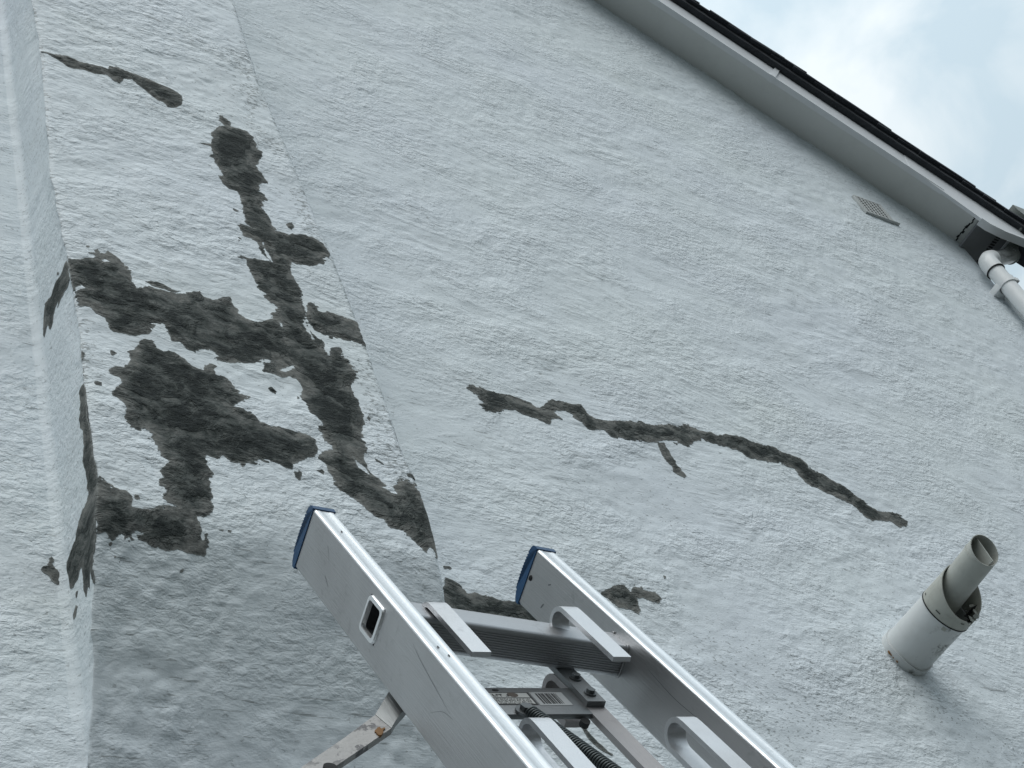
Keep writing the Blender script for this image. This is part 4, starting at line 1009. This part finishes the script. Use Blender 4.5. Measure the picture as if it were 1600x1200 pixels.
SEALM = plain('stained_sealant', (0.50, 0.51, 0.47), 0.6, var=0.2, scale=30, dirt=0.3)
RUST = plain('orange_stain', (0.20, 0.105, 0.04), 0.8, var=0.4, scale=60)
def shell(name, r, ri, y0, yend, mat, n=72, cx=0, cz=0, tilt=(0, 0), nseg=10):
    """tube along -y between world y0 and yend(theta), wall thickness r - ri"""
    bm = bmesh.new(); O = []; I = []
    for j in range(nseg + 1):
        ro = []; rn = []
        for k in range(n):
            a = 2 * math.pi * k / n
            y = y0 + (yend(a) - y0) * j / nseg
            ox = FC.x + cx + tilt[0] * (y0 - y); oz = FC.z + cz + tilt[1] * (y0 - y)
            ro.append(bm.verts.new((ox + r * math.cos(a), y, oz + r * math.sin(a))))
            rn.append(bm.verts.new((ox + ri * math.cos(a), y, oz + ri * math.sin(a))))
        O.append(ro); I.append(rn)
    for j in range(nseg):
        for k in range(n):
            q = (k + 1) % n
            bm.faces.new((O[j][k], O[j][q], O[j + 1][q], O[j + 1][k]))
            bm.faces.new((I[j][q], I[j][k], I[j + 1][k], I[j + 1][q]))
    for k in range(n):
        q = (k + 1) % n
        bm.faces.new((O[-1][k], O[-1][q], I[-1][q], I[-1][k]))
        bm.faces.new((O[0][q], O[0][k], I[0][k], I[0][q]))
    return link(name, bm_mesh(name, bm, 40), mat, fl, True)
rf = random.Random(5)
shell('sleeve', 0.0585, 0.055, 1.715, lambda a: 1.540, FLUE)
shell('wall_seal', 0.0622, 0.0585, 1.71, lambda a: 1.678 + 0.003 * math.sin(3 * a), FLUE)
jag = [rf.uniform(0, 1) for _ in range(72)]
def cut_end(a):
    k = int(round(a / (2 * math.pi) * 72)) % 72
    base = 1.458 + 0.058 * (0.5 - 0.5 * math.cos(a - math.radians(85)))
    d = abs((a - math.radians(300) + math.pi) % (2 * math.pi) - math.pi)
    if d < 0.55: base += 0.018 * (1 - d / 0.55) * (0.4 + jag[k])
    return base
shell('collar', 0.0608, 0.0588, 1.547, cut_end, BEIGE)
shell('collar_rim', 0.0615, 0.0585, 1.5475, lambda a: 1.5445, DARK, nseg=1)
shell('inner_pipe', 0.0365, 0.0345, 1.60, lambda a: 1.380 - 0.013 * math.cos(a - math.radians(60)), BEIGE2, cx=-0.004, cz=0.012, tilt=(0.0, 0.075))
shell('pipe_lip', 0.0374, 0.0362, 1.402, lambda a: 1.3985, BEIGE2, cx=-0.004, cz=0.012 + 0.0156, tilt=(0, 0.075), nseg=1)
# baffle inside the mouth, debris in the broken collar
bm = box_bm((FC.x - 0.006, 1.378, FC.z - 0.006), (FC.x - 0.003, 1.50, FC.z + 0.062))
link('baffle', bm_mesh('baffle', bm), BEIGE2, fl, True)
bm = tube_bm([(FC.x - 0.004, 1.46, FC.z + 0.022), (FC.x - 0.004, 1.45, FC.z + 0.0225)], 0.034, 32)
link('dark_bore', bm_mesh('dark_bore', bm), DARK, fl, True)
bm = tube_bm([(FC.x, 1.60, FC.z), (FC.x, 1.598, FC.z)], 0.055, 40)
link('annulus', bm_mesh('annulus', bm), DARK, fl, True)
for i in range(14):
    a = math.radians(rf.uniform(240, 350)); r = rf.uniform(0.044, 0.057)
    p = Vector((FC.x + r * math.cos(a), rf.uniform(1.49, 1.545), FC.z + r * math.sin(a)))
    rot = Matrix.Rotation(rf.uniform(0, 6), 4, 'X') @ Matrix.Rotation(rf.uniform(0, 6), 4, 'Z')
    bm = bmesh.new()
    L_ = rf.uniform(.006, .018); out = [(-L_, -.003), (L_ * .4, -.006), (L_, rf.uniform(-.004, .004)), (L_ * .1, .006), (-L_ * .7, .004)]
    prism_bm(out, 0, .0015, lambda u, v, d: tuple(p + (rot @ Vector((u, v, d)))), bm)
    link('broken_fragment', bm_mesh('broken_fragment', bm), [BEIGE, DARK, BEIGE2, DARK][i % 4], fl, True)
for a, y, da, dy in ((238, 1.557, 5.0, .0045), (228, 1.528, 9, .0045), (262, 1.524, 4.5, .0012), (205, 1.532, 6, .0015), (150, 1.535, 4, .0015)):
    bm = bmesh.new()
    a0 = math.radians(a - da); a1 = math.radians(a + da); r = 0.0594 if y > 1.55 else 0.0617
    loops = [[bm.verts.new((FC.x + rr * math.cos(a0 + (a1 - a0) * i / 4), yy, FC.z + rr * math.sin(a0 + (a1 - a0) * i / 4))) for i in range(5)] for rr in (r,) for yy in (y - dy, y + dy)]
    for i in range(4): bm.faces.new((loops[0][i], loops[0][i + 1], loops[1][i + 1], loops[1][i]))
    link('clip_slot', bm_mesh('clip_slot', bm), CRACK if dy < .004 else BEIGE, fl, True)
for (a, s) in ((188, 0.0045), (194, 0.0028), (212, 0.003), (201, 0.002)):
    bm = bmesh.new(); bmesh.ops.create_icosphere(bm, subdivisions=2, radius=s, matrix=Matrix.Translation((FC.x + 0.063 * math.cos(math.radians(a)), 1.690, FC.z + 0.063 * math.sin(math.radians(a)))) @ Matrix.Diagonal((.5, .6, 1.3, 1)))
    link('rust_stain', bm_mesh('rust_stain', bm, 60), RUST, fl, True)

# ------------------------------------------------------------------ ladder
# local frame: x along the rungs, z up the stiles; meshes are written with depth positive away from the wall
# and mirrored in depth at the very end so that the frame is right-handed
LB = Matrix(((0.9990, 0.0086, 0.0441, 0.8728), (-0.0251, 0.9202, 0.3905, 1.2000), (-0.0373, -0.3912, 0.9195, 1.3778), (0, 0, 0, 1)))
loc, rotq, _ = LB.decompose()
LB = Matrix.LocRotScale(loc, rotq, (1, 1, 1))
ladder = thing('ladder', 'aluminium ladder with blue end caps leaning up towards the patched chimney breast', 'ladder', LB)
ALU = alu('mill_aluminium', (0.47, 0.475, 0.48), 0.36, blot=0.4)
ALU_EDGE = alu('lit_face_aluminium', (0.80, 0.815, 0.825), 0.36, blot=0.35)  # sky reflection on the front flanges put into a paler colour; rims share it
ALU_RUNG = alu('rung_aluminium', (0.46, 0.47, 0.485), 0.42, along=(1.2, 60, 60), scr=0.15)
TUBE_IN = plain('tube_inner_shade', (0.07, 0.075, 0.08), 0.6, 0.5, dirt=0.3)  # shade inside the hollow rungs put into a darker metal colour
CAP = plain('blue_plastic_cap', (0.002, 0.050, 0.135), 0.42, var=0.12, scale=30, dirt=0.1)
SW, SD, SG = 0.0297, 0.0836, 0.3454      # flange width, depth of the stile, left edge of the right stile
LEN = 3.25
RUNGS = [-0.259, -0.665, -0.945, -1.225, -1.505, -1.785, -2.065, -2.345, -2.625, -2.905]
R0, R1, RH = -0.0585, -0.0150, 0.0225
def stile(xo, outer):
    """profile in (x, depth); outer = -1 outer face at xo, +1 at xo + SW; its holes show the rung ends"""
    f = lambda x: xo + x
    c = 0.003
    prof = [(SW, -SD + c), (SW, -c)]
    for i in range(1, 6):
        a = math.pi / 2 * i / 5
        prof.append((SW - c + c * math.cos(a), -c + c * math.sin(a)))
    prof += [(0.0222, 0), (0.0212, -0.0004), (0.0085, -0.0004), (0.0075, 0.0), (0.0060, -0.0002)]
    for i in range(0, 6):
        a = math.pi / 2 + math.pi / 2 * i / 5
        prof.append((c + c * math.cos(a), -c + c * math.sin(a)))
    prof += [(0, -c), (0, -SD + c), (c, -SD), (SW - c, -SD)]
    n = len(prof)
    bm = bmesh.new()
    a = [bm.verts.new((f(u), v, 0)) for u, v in prof]; b = [bm.verts.new((f(u), v, -LEN)) for u, v in prof]
    skip = None
    for i in range(n):
        j = (i + 1) % n
        if outer < 0 and abs(prof[i][0]) < 1e-9 and abs(prof[j][0]) < 1e-9 and abs(prof[i][1] - prof[j][1]) > 0.05: continue
        if outer > 0 and abs(prof[i][0] - SW) < 1e-9 and abs(prof[j][0] - SW) < 1e-9 and abs(prof[i][1] - prof[j][1]) > 0.05: continue
        bm.faces.new((a[i], b[i], b[j], a[j]))
    bm.faces.new(a[::-1]); bm.faces.new(b)
    xf = f(0) if outer < 0 else f(SW)
    ylo, yhi = -SD + c, -c
    def q(y0, y1, z0, z1):
        p = [(xf, y0, z0), (xf, y1, z0), (xf, y1, z1), (xf, y0, z1)]
        bm.faces.new([bm.verts.new(t) for t in p])
    zt = 0
    h0, h1 = R0 - 0.001, R1 + 0.001
    for r in RUNGS:
        a1, a0 = r + RH + 0.001, r - RH - 0.001
        q(ylo, yhi, a1, zt)
        q(ylo, h0, a0, a1); q(h1, yhi, a0, a1)
        zt = a0
    q(ylo, yhi, -LEN, zt)
    me = bm_mesh('stile', bm, 30)
    me.materials.append(ALU); me.materials.append(ALU_EDGE)
    for p in me.polygons:
        ce = p.center
        if ce.y > -0.0032: p.material_index = 1
    return link('stile', me, ALU, ladder)
sl = stile(0, -1)
sr = stile(SG, 1)
def rr_profile(y0, y1, z0, z1, r, ribs=0, n=5):
    pr = []
    for cx, cz, a0 in ((y1 - r, z1 - r, 0), (y0 + r, z1 - r, 90), (y0 + r, z0 + r, 180), (y1 - r, z0 + r, 270)):
        for i in range(n + 1):
            a = math.radians(a0 + 90 * i / n)
            pr.append((cx + r * math.cos(a), cz + r * math.sin(a)))
        if a0 == 180 and ribs:
            L_ = (y1 - r) - (y0 + r)
            for k in range(ribs):
                u = y0 + r + L_ * (k + 0.5) / ribs; w = L_ / ribs
                pr += [(u - w * .34, z0), (u - w * .22, z0 + .0012), (u + w * .22, z0 + .0012), (u + w * .34, z0)]
    return pr
def hollow(prof_o, prof_i, x0, x1):
    pass
rung_me = None
for k, r in enumerate(RUNGS):
    if rung_me is None:
        bm = bmesh.new()
        po = rr_profile(R0, R1, -RH, RH, 0.006, 10)
        x0, x1 = -0.0005, SG + SW + 0.0005
        a = [bm.verts.new((x0, u, v)) for u, v in po]; b = [bm.verts.new((x1, u, v)) for u, v in po]
        n = len(po)
        for i in range(n): bm.faces.new((a[i], a[(i + 1) % n], b[(i + 1) % n], b[i]))
        pi_ = rr_profile(R0 + .003, R1 - .003, -RH + .003, RH - .003, 0.004, 0)
        c = [bm.verts.new((x0, u, v)) for u, v in pi_]; d = [bm.verts.new((x1, u, v)) for u, v in pi_]
        m_ = len(pi_)
        for i in range(m_): bm.faces.new((c[i], d[i], d[(i + 1) % m_], c[(i + 1) % m_]))
        rung_me = bm_mesh('rung', bm, 30); rung_me.materials.append(ALU_RUNG); rung_me.materials.append(TUBE_IN)
        for p in rung_me.polygons:
            if all(R0 + .0025 < rung_me.vertices[v].co.y < R1 - .0025 and abs(rung_me.vertices[v].co.z) < RH - .0025 for v in p.vertices): p.material_index = 1
        # flared rim pressed over the stile
        bm = bmesh.new()
        pr0 = rr_profile(R0 - .0015, R1 + .0015, -RH - .0015, RH + .0015, 0.008)
        pr1 = rr_profile(R0 - .0005, R1 + .0005, -RH - .0005, RH + .0005, 0.0075)
        pr2 = rr_profile(R0 + .0042, R1 - .0042, -RH + .0042, RH - .0042, 0.005)
        pr3 = rr_profile(R0 + .0048, R1 - .0048, -RH + .0048, RH - .0048, 0.0045)
        rings = [[bm.verts.new((xx, u, v)) for u, v in p] for p, xx in ((pr0, 0.0), (pr1, -0.0028), (pr2, -0.0030), (pr3, 0.003))]
        for A, B_ in zip(rings, rings[1:]):
            for i in range(len(A)): bm.faces.new((A[i], A[(i + 1) % len(A)], B_[(i + 1) % len(A)], B_[i]))
        rim_me = bm_mesh('rung_rim', bm, 40); rim_me.materials.append(ALU_EDGE)
    o = bpy.data.objects.new('rung', rung_me); C.objects.link(o); o.parent = ladder; o.location = (0, 0, r)
    o2 = bpy.data.objects.new('rung_rim', rim_me); C.objects.link(o2); o2.parent = o
    o3 = bpy.data.objects.new('rung_rim', rim_me); C.objects.link(o3); o3.parent = o; o3.rotation_euler = (0, 0, math.pi); o3.location = (SG + SW, R0 + R1, 0)
# weld beads where the rung meets the inner face
bm = tube_bm([(SG - .001, u, v + RUNGS[0]) for u, v in rr_profile(R0 - .001, R1 + .001, -RH - .001, RH + .001, .007)], 0.0012, 6)
link('weld_bead', bm_mesh('weld_bead', bm, 60), ALU, ladder)
# blue end caps with a ribbed rim
def cap(xo):
    t = 0.0115
    out = [(0.0012, -0.0045), (0.0022, 0.003), (0.0005, 0.0085), (-0.004, t)]
    n = 13
    y0, y1 = -0.010, -SD + 0.014
    for i in range(n):
        a = y0 + (y1 - y0) * i / n; w = (y1 - y0) / n
        bul = 0.0022 * math.sin(math.pi * (i + .5) / n)
        out += [(a, t - .0004 + bul), (a + w * .25, t + .0026 + bul), (a + w * .5, t + .0026 + bul), (a + w * .75, t - .0012 + bul)]
    out += [(-SD + 0.012, t - .001), (-SD + 0.004, t - .0045), (-SD - 0.0008, 0.003), (-SD - 0.0012, -0.0045)]
    bm = prism_bm(out, xo - 0.0012, xo + SW + 0.0012, lambda u, v, d: (d, u, v))
    bmesh.ops.triangulate(bm, faces=[f for f in bm.faces if len(f.verts) > 4])
    me = bm_mesh('end_cap', bm, 35)
    return link('end_cap', me, CAP, ladder)
cap(0); c2 = cap(SG)
bm = bmesh.new(); bmesh.ops.create_uvsphere(bm, u_segments=16, v_segments=8, radius=0.0042, matrix=Matrix.Translation((SG, -0.0405, -0.0125)) @ Matrix.Diagonal((0.55, 1, 1, 1)))
bmesh.ops.create_cube(bm, size=1, matrix=Matrix.Translation((SG - .0022, -0.0405, -0.0125)) @ Matrix.Diagonal((.0012, .0055, .0010, 1)))
link('cap_screw', bm_mesh('cap_screw', bm, 40), DARK, ladder)
# feet
for xo in (0, SG):
    link('foot', box_mesh('foot', (xo - .004, -SD - .004, -LEN - .02), (xo + SW + .004, .004, -LEN + .05), .004), DARK, ladder)
# scratches and scuffs on the outer web and on the right stile
def scratch(pts, x, w_, par=None):
    P = [Vector(p) for p in pts]; Q = []
    for i in range(len(P) - 1):
        a, b = P[i], P[i + 1]; p0 = P[max(i - 1, 0)]; p3 = P[min(i + 2, len(P) - 1)]
        for k in range(6):
            t = k / 6
            Q.append(0.5 * ((2 * a) + (b - p0) * t + (2 * p0 - 5 * a + 4 * b - p3) * t * t + (3 * a - p0 - 3 * b + p3) * t ** 3))
    Q.append(P[-1]); n = len(Q); vs = []
    for i, q in enumerate(Q):
        t = (Q[min(i + 1, n - 1)] - Q[max(i - 1, 0)]).normalized(); sd_ = Vector((-t.y, t.x)) * w_ * (0.3 + math.sin(math.pi * (i + .3) / n))
        vs += [(x, q.x + sd_.x, q.y + sd_.y), (x, q.x - sd_.x, q.y - sd_.y)]
    return link('scratch', mesh_from('scratch', vs, [(2 * i, 2 * i + 1, 2 * i + 3, 2 * i + 2) for i in range(n - 1)]), SCR, sl if par is None else par)
SCR = plain('dull_scratch', (0.16, 0.17, 0.18), 0.6, 0.6)
for pts, w_ in (([(-0.0139, -0.3680), (-0.020, -0.395), (-0.027, -0.440), (-0.0345, -0.490)], .00018), ([(-0.0600, -0.120), (-0.052, -0.099)], .0003),
                ([(-0.036, -0.100), (-0.024, -0.086), (-0.020, -0.079)], .0002), ([(-0.055, -0.45), (-0.040, -0.475), (-0.036, -0.50)], .00015)):
    scratch(pts, -0.00025, w_)
for pts, w_ in (([(-0.030, -0.060), (-0.026, -0.067)], .0008), ([(-0.064, -0.062), (-0.056, -0.066)], .0012), ([(-0.045, -0.135), (-0.041, -0.139)], .0008), ([(-0.02, -0.33), (-0.025, -0.40), (-0.022, -0.47)], .0003)):
    scratch(pts, SG - 0.00025, w_, sr)
# handling dents on the bright front edge
for x, y_, z_ in ((0.012, .0004, -0.402), (0.017, .0004, -0.421), (0.0145, .0004, -0.075)):
    bm = bmesh.new(); bmesh.ops.create_icosphere(bm, subdivisions=1, radius=0.0022, matrix=Matrix.Translation((x, y_, z_)) @ Matrix.Diagonal((.55, .2, 1.5, 1)))
    link('nick', bm_mesh('nick', bm), DARK, ladder)

# ------------------------------------------------------------------ ladder stay (hooks, side bars, cross plate, spring, wall arm)
psi = math.radians(6.6)
UB = LB @ Matrix.Translation((0.163, -0.006, 0)) @ Matrix.Rotation(-psi, 4, 'Z')
stay = thing('ladder_stay', 'metal stay with four hooks, spring and warning sticker clamped behind the ladder rungs', 'ladder stay', UB)
HK = alu('hook_aluminium', (0.66, 0.67, 0.685), 0.38, along=(45, 45, 45), blot=0.7)
BAR = alu('dull_grey_bar', (0.22, 0.23, 0.235), 0.48, blot=0.3)
BARP = alu('pinkish_worn_bar', (0.36, 0.345, 0.345), 0.5, blot=0.4)
STEEL = alu('dark_steel', (0.16, 0.17, 0.175), 0.45, along=(20, 20, 20))
def strip(path, u0, u1, th, name, mat, parent=stay, side=1, bev=0.0006):
    """flat bar bent in the (depth, height) plane; path is its outer surface"""
    P = [Vector(p) for p in path]; n = len(P)
    inn = []
    for i, p in enumerate(P):
        t = (P[min(i + 1, n - 1)] - P[max(i - 1, 0)]).normalized()
        inn.append(p + Vector((-t.y, t.x)) * th * side)
    poly = [tuple(p) for p in P] + [tuple(p) for p in reversed(inn)]
    bm = bmesh.new()
    def ring(x): return [bm.verts.new((x, v, h)) for v, h in P], [bm.verts.new((x, v, h)) for v, h in inn]
    a, ai = ring(u0); b, bi = ring(u1)
    for i in range(n - 1):
        bm.faces.new((a[i], a[i + 1], b[i + 1], b[i]))
        bm.faces.new((ai[i + 1], ai[i], bi[i], bi[i + 1]))
        bm.faces.new((a[i + 1], a[i], ai[i], ai[i + 1]))
        bm.faces.new((b[i], b[i + 1], bi[i + 1], bi[i]))
    bm.faces.new((a[0], b[0], bi[0], ai[0])); bm.faces.new((a[-1], ai[-1], bi[-1], b[-1]))
    return link(name, bm_mesh(name, bm, 32), mat, parent)
def hook_path(base, top, end, v0=0.0, w=0.041):
    r = w / 2
    P = [(v0 - w, base), (v0 - w, top - r)]
    for i in range(1, 14):
        a = math.pi - math.pi * i / 14
        P.append((v0 - r + r * math.cos(a), top - r + r * 1.15 * math.sin(a)))
    P += [(v0, top - r - 0.004), (v0, end)]
    return P
for u, base, top, end in ((-0.0885, -0.258, -0.243, -0.388), (0.092, -0.258, -0.243, -0.395), (-0.089, -0.66, -0.524, -0.76), (0.093, -0.66, -0.524, -0.76)):
    hk = strip(hook_path(base, top, end), u - 0.0122, u + 0.0122, 0.0062, 'hook', HK, side=-1)
    if base < -0.6:
        bm = tube_bm([(u, -0.030, -0.640), (u, -0.021, -0.640)], 0.0085, 6)
        link('hook_bolt', bm_mesh('hook_bolt', bm, 20), STEEL, hk)
# side bars with hooked ends
for u in (-0.093, 0.094):
    strip(hook_path(-0.33, -0.262, -0.95, -0.081, 0.046), u - 0.0130, u + 0.0130, 0.0085, 'side_bar', BARP if u > 0 else BAR, side=-1)
    pl = strip([(-0.0735, -0.20), (-0.0735, -0.364)], u - 0.0125, u + 0.0130, 0.0073, 'clamp_plate', BAR, side=-1)
    for zc in (-0.306, -0.345):
        bm = tube_bm([(u + 0.001, -0.0735, zc), (u + 0.001, -0.0715, zc)], 0.0078, 20)
        bl = link('washer', bm_mesh('washer', bm, 30), STEEL, pl)
        bm = tube_bm([(u + 0.001, -0.0716, zc), (u + 0.001, -0.0670, zc)], 0.0056, 6)
        link('bolt', bm_mesh('bolt', bm, 30, 0.0004), STEEL, pl)
# cross plate with sticker
cp = link('cross_plate', box_mesh('cross_plate', (-0.080, -0.088, -0.381), (0.0825, -0.081, -0.316), 0.0008), BAR, stay)
STK = plain('white_sticker', (0.42, 0.43, 0.42), 0.4, var=0.08, scale=40, dirt=0.2)
STK2 = plain('silver_sticker', (0.34, 0.355, 0.36), 0.35, var=0.08, scale=40)
INK = plain('black_ink', (0.012, 0.014, 0.015), 0.5)
def plate(name, x0, x1, z0, z1, y, mat, sk=0.0, th=0.0004):
    bm = prism_bm([(x0, z0), (x1, z0), (x1 , z1), (x0, z1)], y - th, y, lambda u, v, d: (u, d, v))
    return link(name, bm_mesh(name, bm), mat, cp)
plate('sticker', -0.078, 0.0195, -0.3590, -0.3285, -0.0806, INK)
plate('sticker_field', -0.078, 0.0165, -0.3415, -0.3305, -0.0804, STK)
plate('sticker_field', -0.078, 0.0165, -0.3570, -0.3435, -0.0804, STK)
plate('barcode_label', 0.0215, 0.0655, -0.3600, -0.3280, -0.0806, STK2)
bm = bmesh.new(); x = 0.0275; rb = random.Random(11)
while x < 0.056:
    wdt = rb.choice((0.0006, 0.0010, 0.0016, 0.0022)); box_bm((x, -0.0806, -0.3565), (x + wdt, -0.0803, -0.3315), bm); x += wdt + rb.choice((0.0007, 0.0011, 0.0016))
link('barcode', bm_mesh('barcode', bm), INK, cp)
bm = bmesh.new()
def textline(z0, h, x0, x1, gap, rb, bm):
    x = x0
    while x < x1:
        for _ in range(rb.randint(3, 8)):
            w_ = h * rb.uniform(.4, .75)
            if x + w_ > x1: break
            k = rb.random()
            if k < .5: box_bm((x, -0.0804, z0), (x + w_ * .35, -0.0802, z0 + h), bm); box_bm((x, -0.0804, z0 + (0 if rb.random() < .5 else h * .7)), (x + w_, -0.0802, z0 + h * (.3 if rb.random() < .5 else 1)), bm)
            elif k < .8: box_bm((x, -0.0804, z0), (x + w_, -0.0802, z0 + h * .28), bm); box_bm((x + w_ * .6, -0.0804, z0), (x + w_, -0.0802, z0 + h), bm)
            else: box_bm((x, -0.0804, z0 + h * .7), (x + w_, -0.0802, z0 + h), bm); box_bm((x + w_ * .3, -0.0804, z0), (x + w_ * .6, -0.0802, z0 + h), bm)
            x += w_ * 1.25
        x += gap
rb = random.Random(4)
textline(-0.3392, 0.0058, -0.074, 0.001, 0.003, rb, bm)
for i in range(4): textline(-0.3466 - i * 0.0033, 0.0018, -0.076, 0.0145, 0.0012, rb, bm)
link('small_print', bm_mesh('small_print', bm), INK, cp)['kind'] = 'stuff'
bm = bmesh.new(); bmesh.ops.create_icosphere(bm, subdivisions=2, radius=0.006, matrix=Matrix.Translation((-0.004, -0.0803, -0.335)) @ Matrix.Diagonal((1.2, .05, 1.0, 1)))
link('brown_smudge', bm_mesh('brown_smudge', bm, 60), plain('brown_mud', (0.09, 0.075, 0.065), 0.8), cp)
bm = bmesh.new(); bmesh.ops.create_icosphere(bm, subdivisions=2, radius=0.004, matrix=Matrix.Translation((-0.021, -0.0808, -0.3225)) @ Matrix.Diagonal((1.2, .1, .7, 1)))
link('plate_hole', bm_mesh('plate_hole', bm, 60), DARK, cp)
for u in (0.070,):
    bm = tube_bm([(u, -0.094, -0.385), (u, -0.0865, -0.387)], 0.0060, 16)
    link('pivot_pin', bm_mesh('pivot_pin', bm, 30), DARK, stay)
# anchor bolt and long coil spring
A0 = Vector((-0.005, -0.077, -0.386)); A1 = Vector((0.036, -0.050, -0.700))
bm = tube_bm([A0 + Vector((-0.003, -.004, .008)), A0 + Vector((-0.003, .006, .008))], 0.0078, 6)
link('anchor_nut', bm_mesh('anchor_nut', bm, 20, .0006), STEEL, stay)
bm = tube_bm([A0 + Vector((-0.003, -.003, .008)), A0 + Vector((-0.003, 0.0, .008))], 0.0125, 24)
link('anchor_washer', bm_mesh('anchor_washer', bm, 20), STEEL, stay)
ax = (A1 - A0).normalized(); e1 = ax.orthogonal().normalized(); e2 = ax.cross(e1)
pitch, rc, rw = 0.0043, 0.0076, 0.0017
turns = int((A1 - A0).length / pitch)
path = []
for i in range(turns * 18):
    a = 2 * math.pi * i / 18
    path.append(A0 + ax * (pitch * i / 18) + (e1 * math.cos(a) + e2 * math.sin(a)) * rc)
bm = tube_bm(path, rw, 8)
SPRING = plain('blackened_spring_steel', (0.055, 0.066, 0.068), 0.38, 0.6, var=0.3, scale=60)
link('spring', bm_mesh('spring', bm, 60), SPRING, stay)
bm = tube_bm([A0 + ax * 0.006, A1], rc - 0.0012, 12)
link('spring_core', bm_mesh('spring_core', bm, 60), DARK, stay)
# painted wall arm reaching out to the left
def arm_mat():
    m = MB('worn_painted_arm', 0.55, 0.0, (0.4, 0.4, 0.4))
    c = m.mix(m.noise(14, 4, 0.6), (0.30, 0.30, 0.295), (0.44, 0.43, 0.42))
    fl_ = m.ramp(m.noise(55, 6, 0.7, None, 0.5), [(0.52, 0), (0.57, 1)])
    wh_ = m.ramp(m.noise(13, 3, 0.5), [(0.45, 0), (0.6, 1)])
    c = m.mix(m.math('MULTIPLY', fl_, wh_), c, (0.12, 0.12, 0.125))
    m.col(c); m.nor(m.bump(m.noise(70, 5, 0.7), 0.002))
    return m.m
ARM = arm_mat()
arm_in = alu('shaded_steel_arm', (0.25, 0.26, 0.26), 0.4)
def ribbon(pts, th, name, mat, parent=stay):
    """pts: list of (upper edge, lower edge) points; solid bar of thickness th behind the shown face"""
    bm = bmesh.new(); R_ = []
    for i, (a, b) in enumerate(pts):
        a = Vector(a); b = Vector(b)
        j0 = max(i - 1, 0); j1 = min(i + 1, len(pts) - 1)
        t = (Vector(pts[j1][0]) - Vector(pts[j0][0])).normalized()
        nn = t.cross(b - a).normalized()
        if nn.y > 0: nn = -nn
        R_.append([bm.verts.new(p) for p in (a, b, b + nn * th, a + nn * th)])
    for A, B_ in zip(R_, R_[1:]):
        for k in range(4): bm.faces.new((A[k], A[(k + 1) % 4], B_[(k + 1) % 4], B_[k]))
    bm.faces.new(R_[0]); bm.faces.new(R_[-1][::-1])
    return link(name, bm_mesh(name, bm, 30, 0.0008), mat, parent)
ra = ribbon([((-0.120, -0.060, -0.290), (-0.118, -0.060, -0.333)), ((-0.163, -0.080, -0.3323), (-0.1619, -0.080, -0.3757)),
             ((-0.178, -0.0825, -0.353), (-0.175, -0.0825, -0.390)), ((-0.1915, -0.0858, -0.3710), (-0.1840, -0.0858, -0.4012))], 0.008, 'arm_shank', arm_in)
ra = ribbon([((-0.192, -0.086, -0.3716), (-0.1844, -0.086, -0.4017)), ((-0.237, -0.095, -0.4038), (-0.2256, -0.095, -0.4273)),
             ((-0.2976, -0.108, -0.4427), (-0.2856, -0.108, -0.4636)), ((-0.3521, -0.122, -0.4759), (-0.340, -0.122, -0.4956))], 0.008, 'wall_arm', ARM)
rr_ = random.Random(2)
pts = []
for i in range(22):
    a = 2 * math.pi * i / 22; r = 0.0062 * (0.6 + 0.6 * rr_.random())
    pts.append((-0.1985 + r * 1.0 * math.cos(a), -0.4045 + r * 1.1 * math.sin(a) + 0.35 * r * math.cos(a)))
bm = prism_bm(pts, -0.0905, -0.0871, lambda u, v, d: (u, d + (u + 0.1985) * 0.20, v))
link('rust_stain', bm_mesh('rust_stain', bm), RUST, ra)
bm = tube_bm([(-0.2691, -0.106, -0.4526), (-0.2691, -0.1010, -0.4526)], 0.0075, 20)
link('arm_hole', bm_mesh('arm_hole', bm, 30), DARK, ra)

flipped = set()
for o in list(ladder.children_recursive) + list(stay.children_recursive):
    o.location.y = -o.location.y
    if o.data.name not in flipped:
        flipped.add(o.data.name)
        o.data.transform(Matrix.Diagonal((1, -1, 1, 1)))
        o.data.flip_normals()
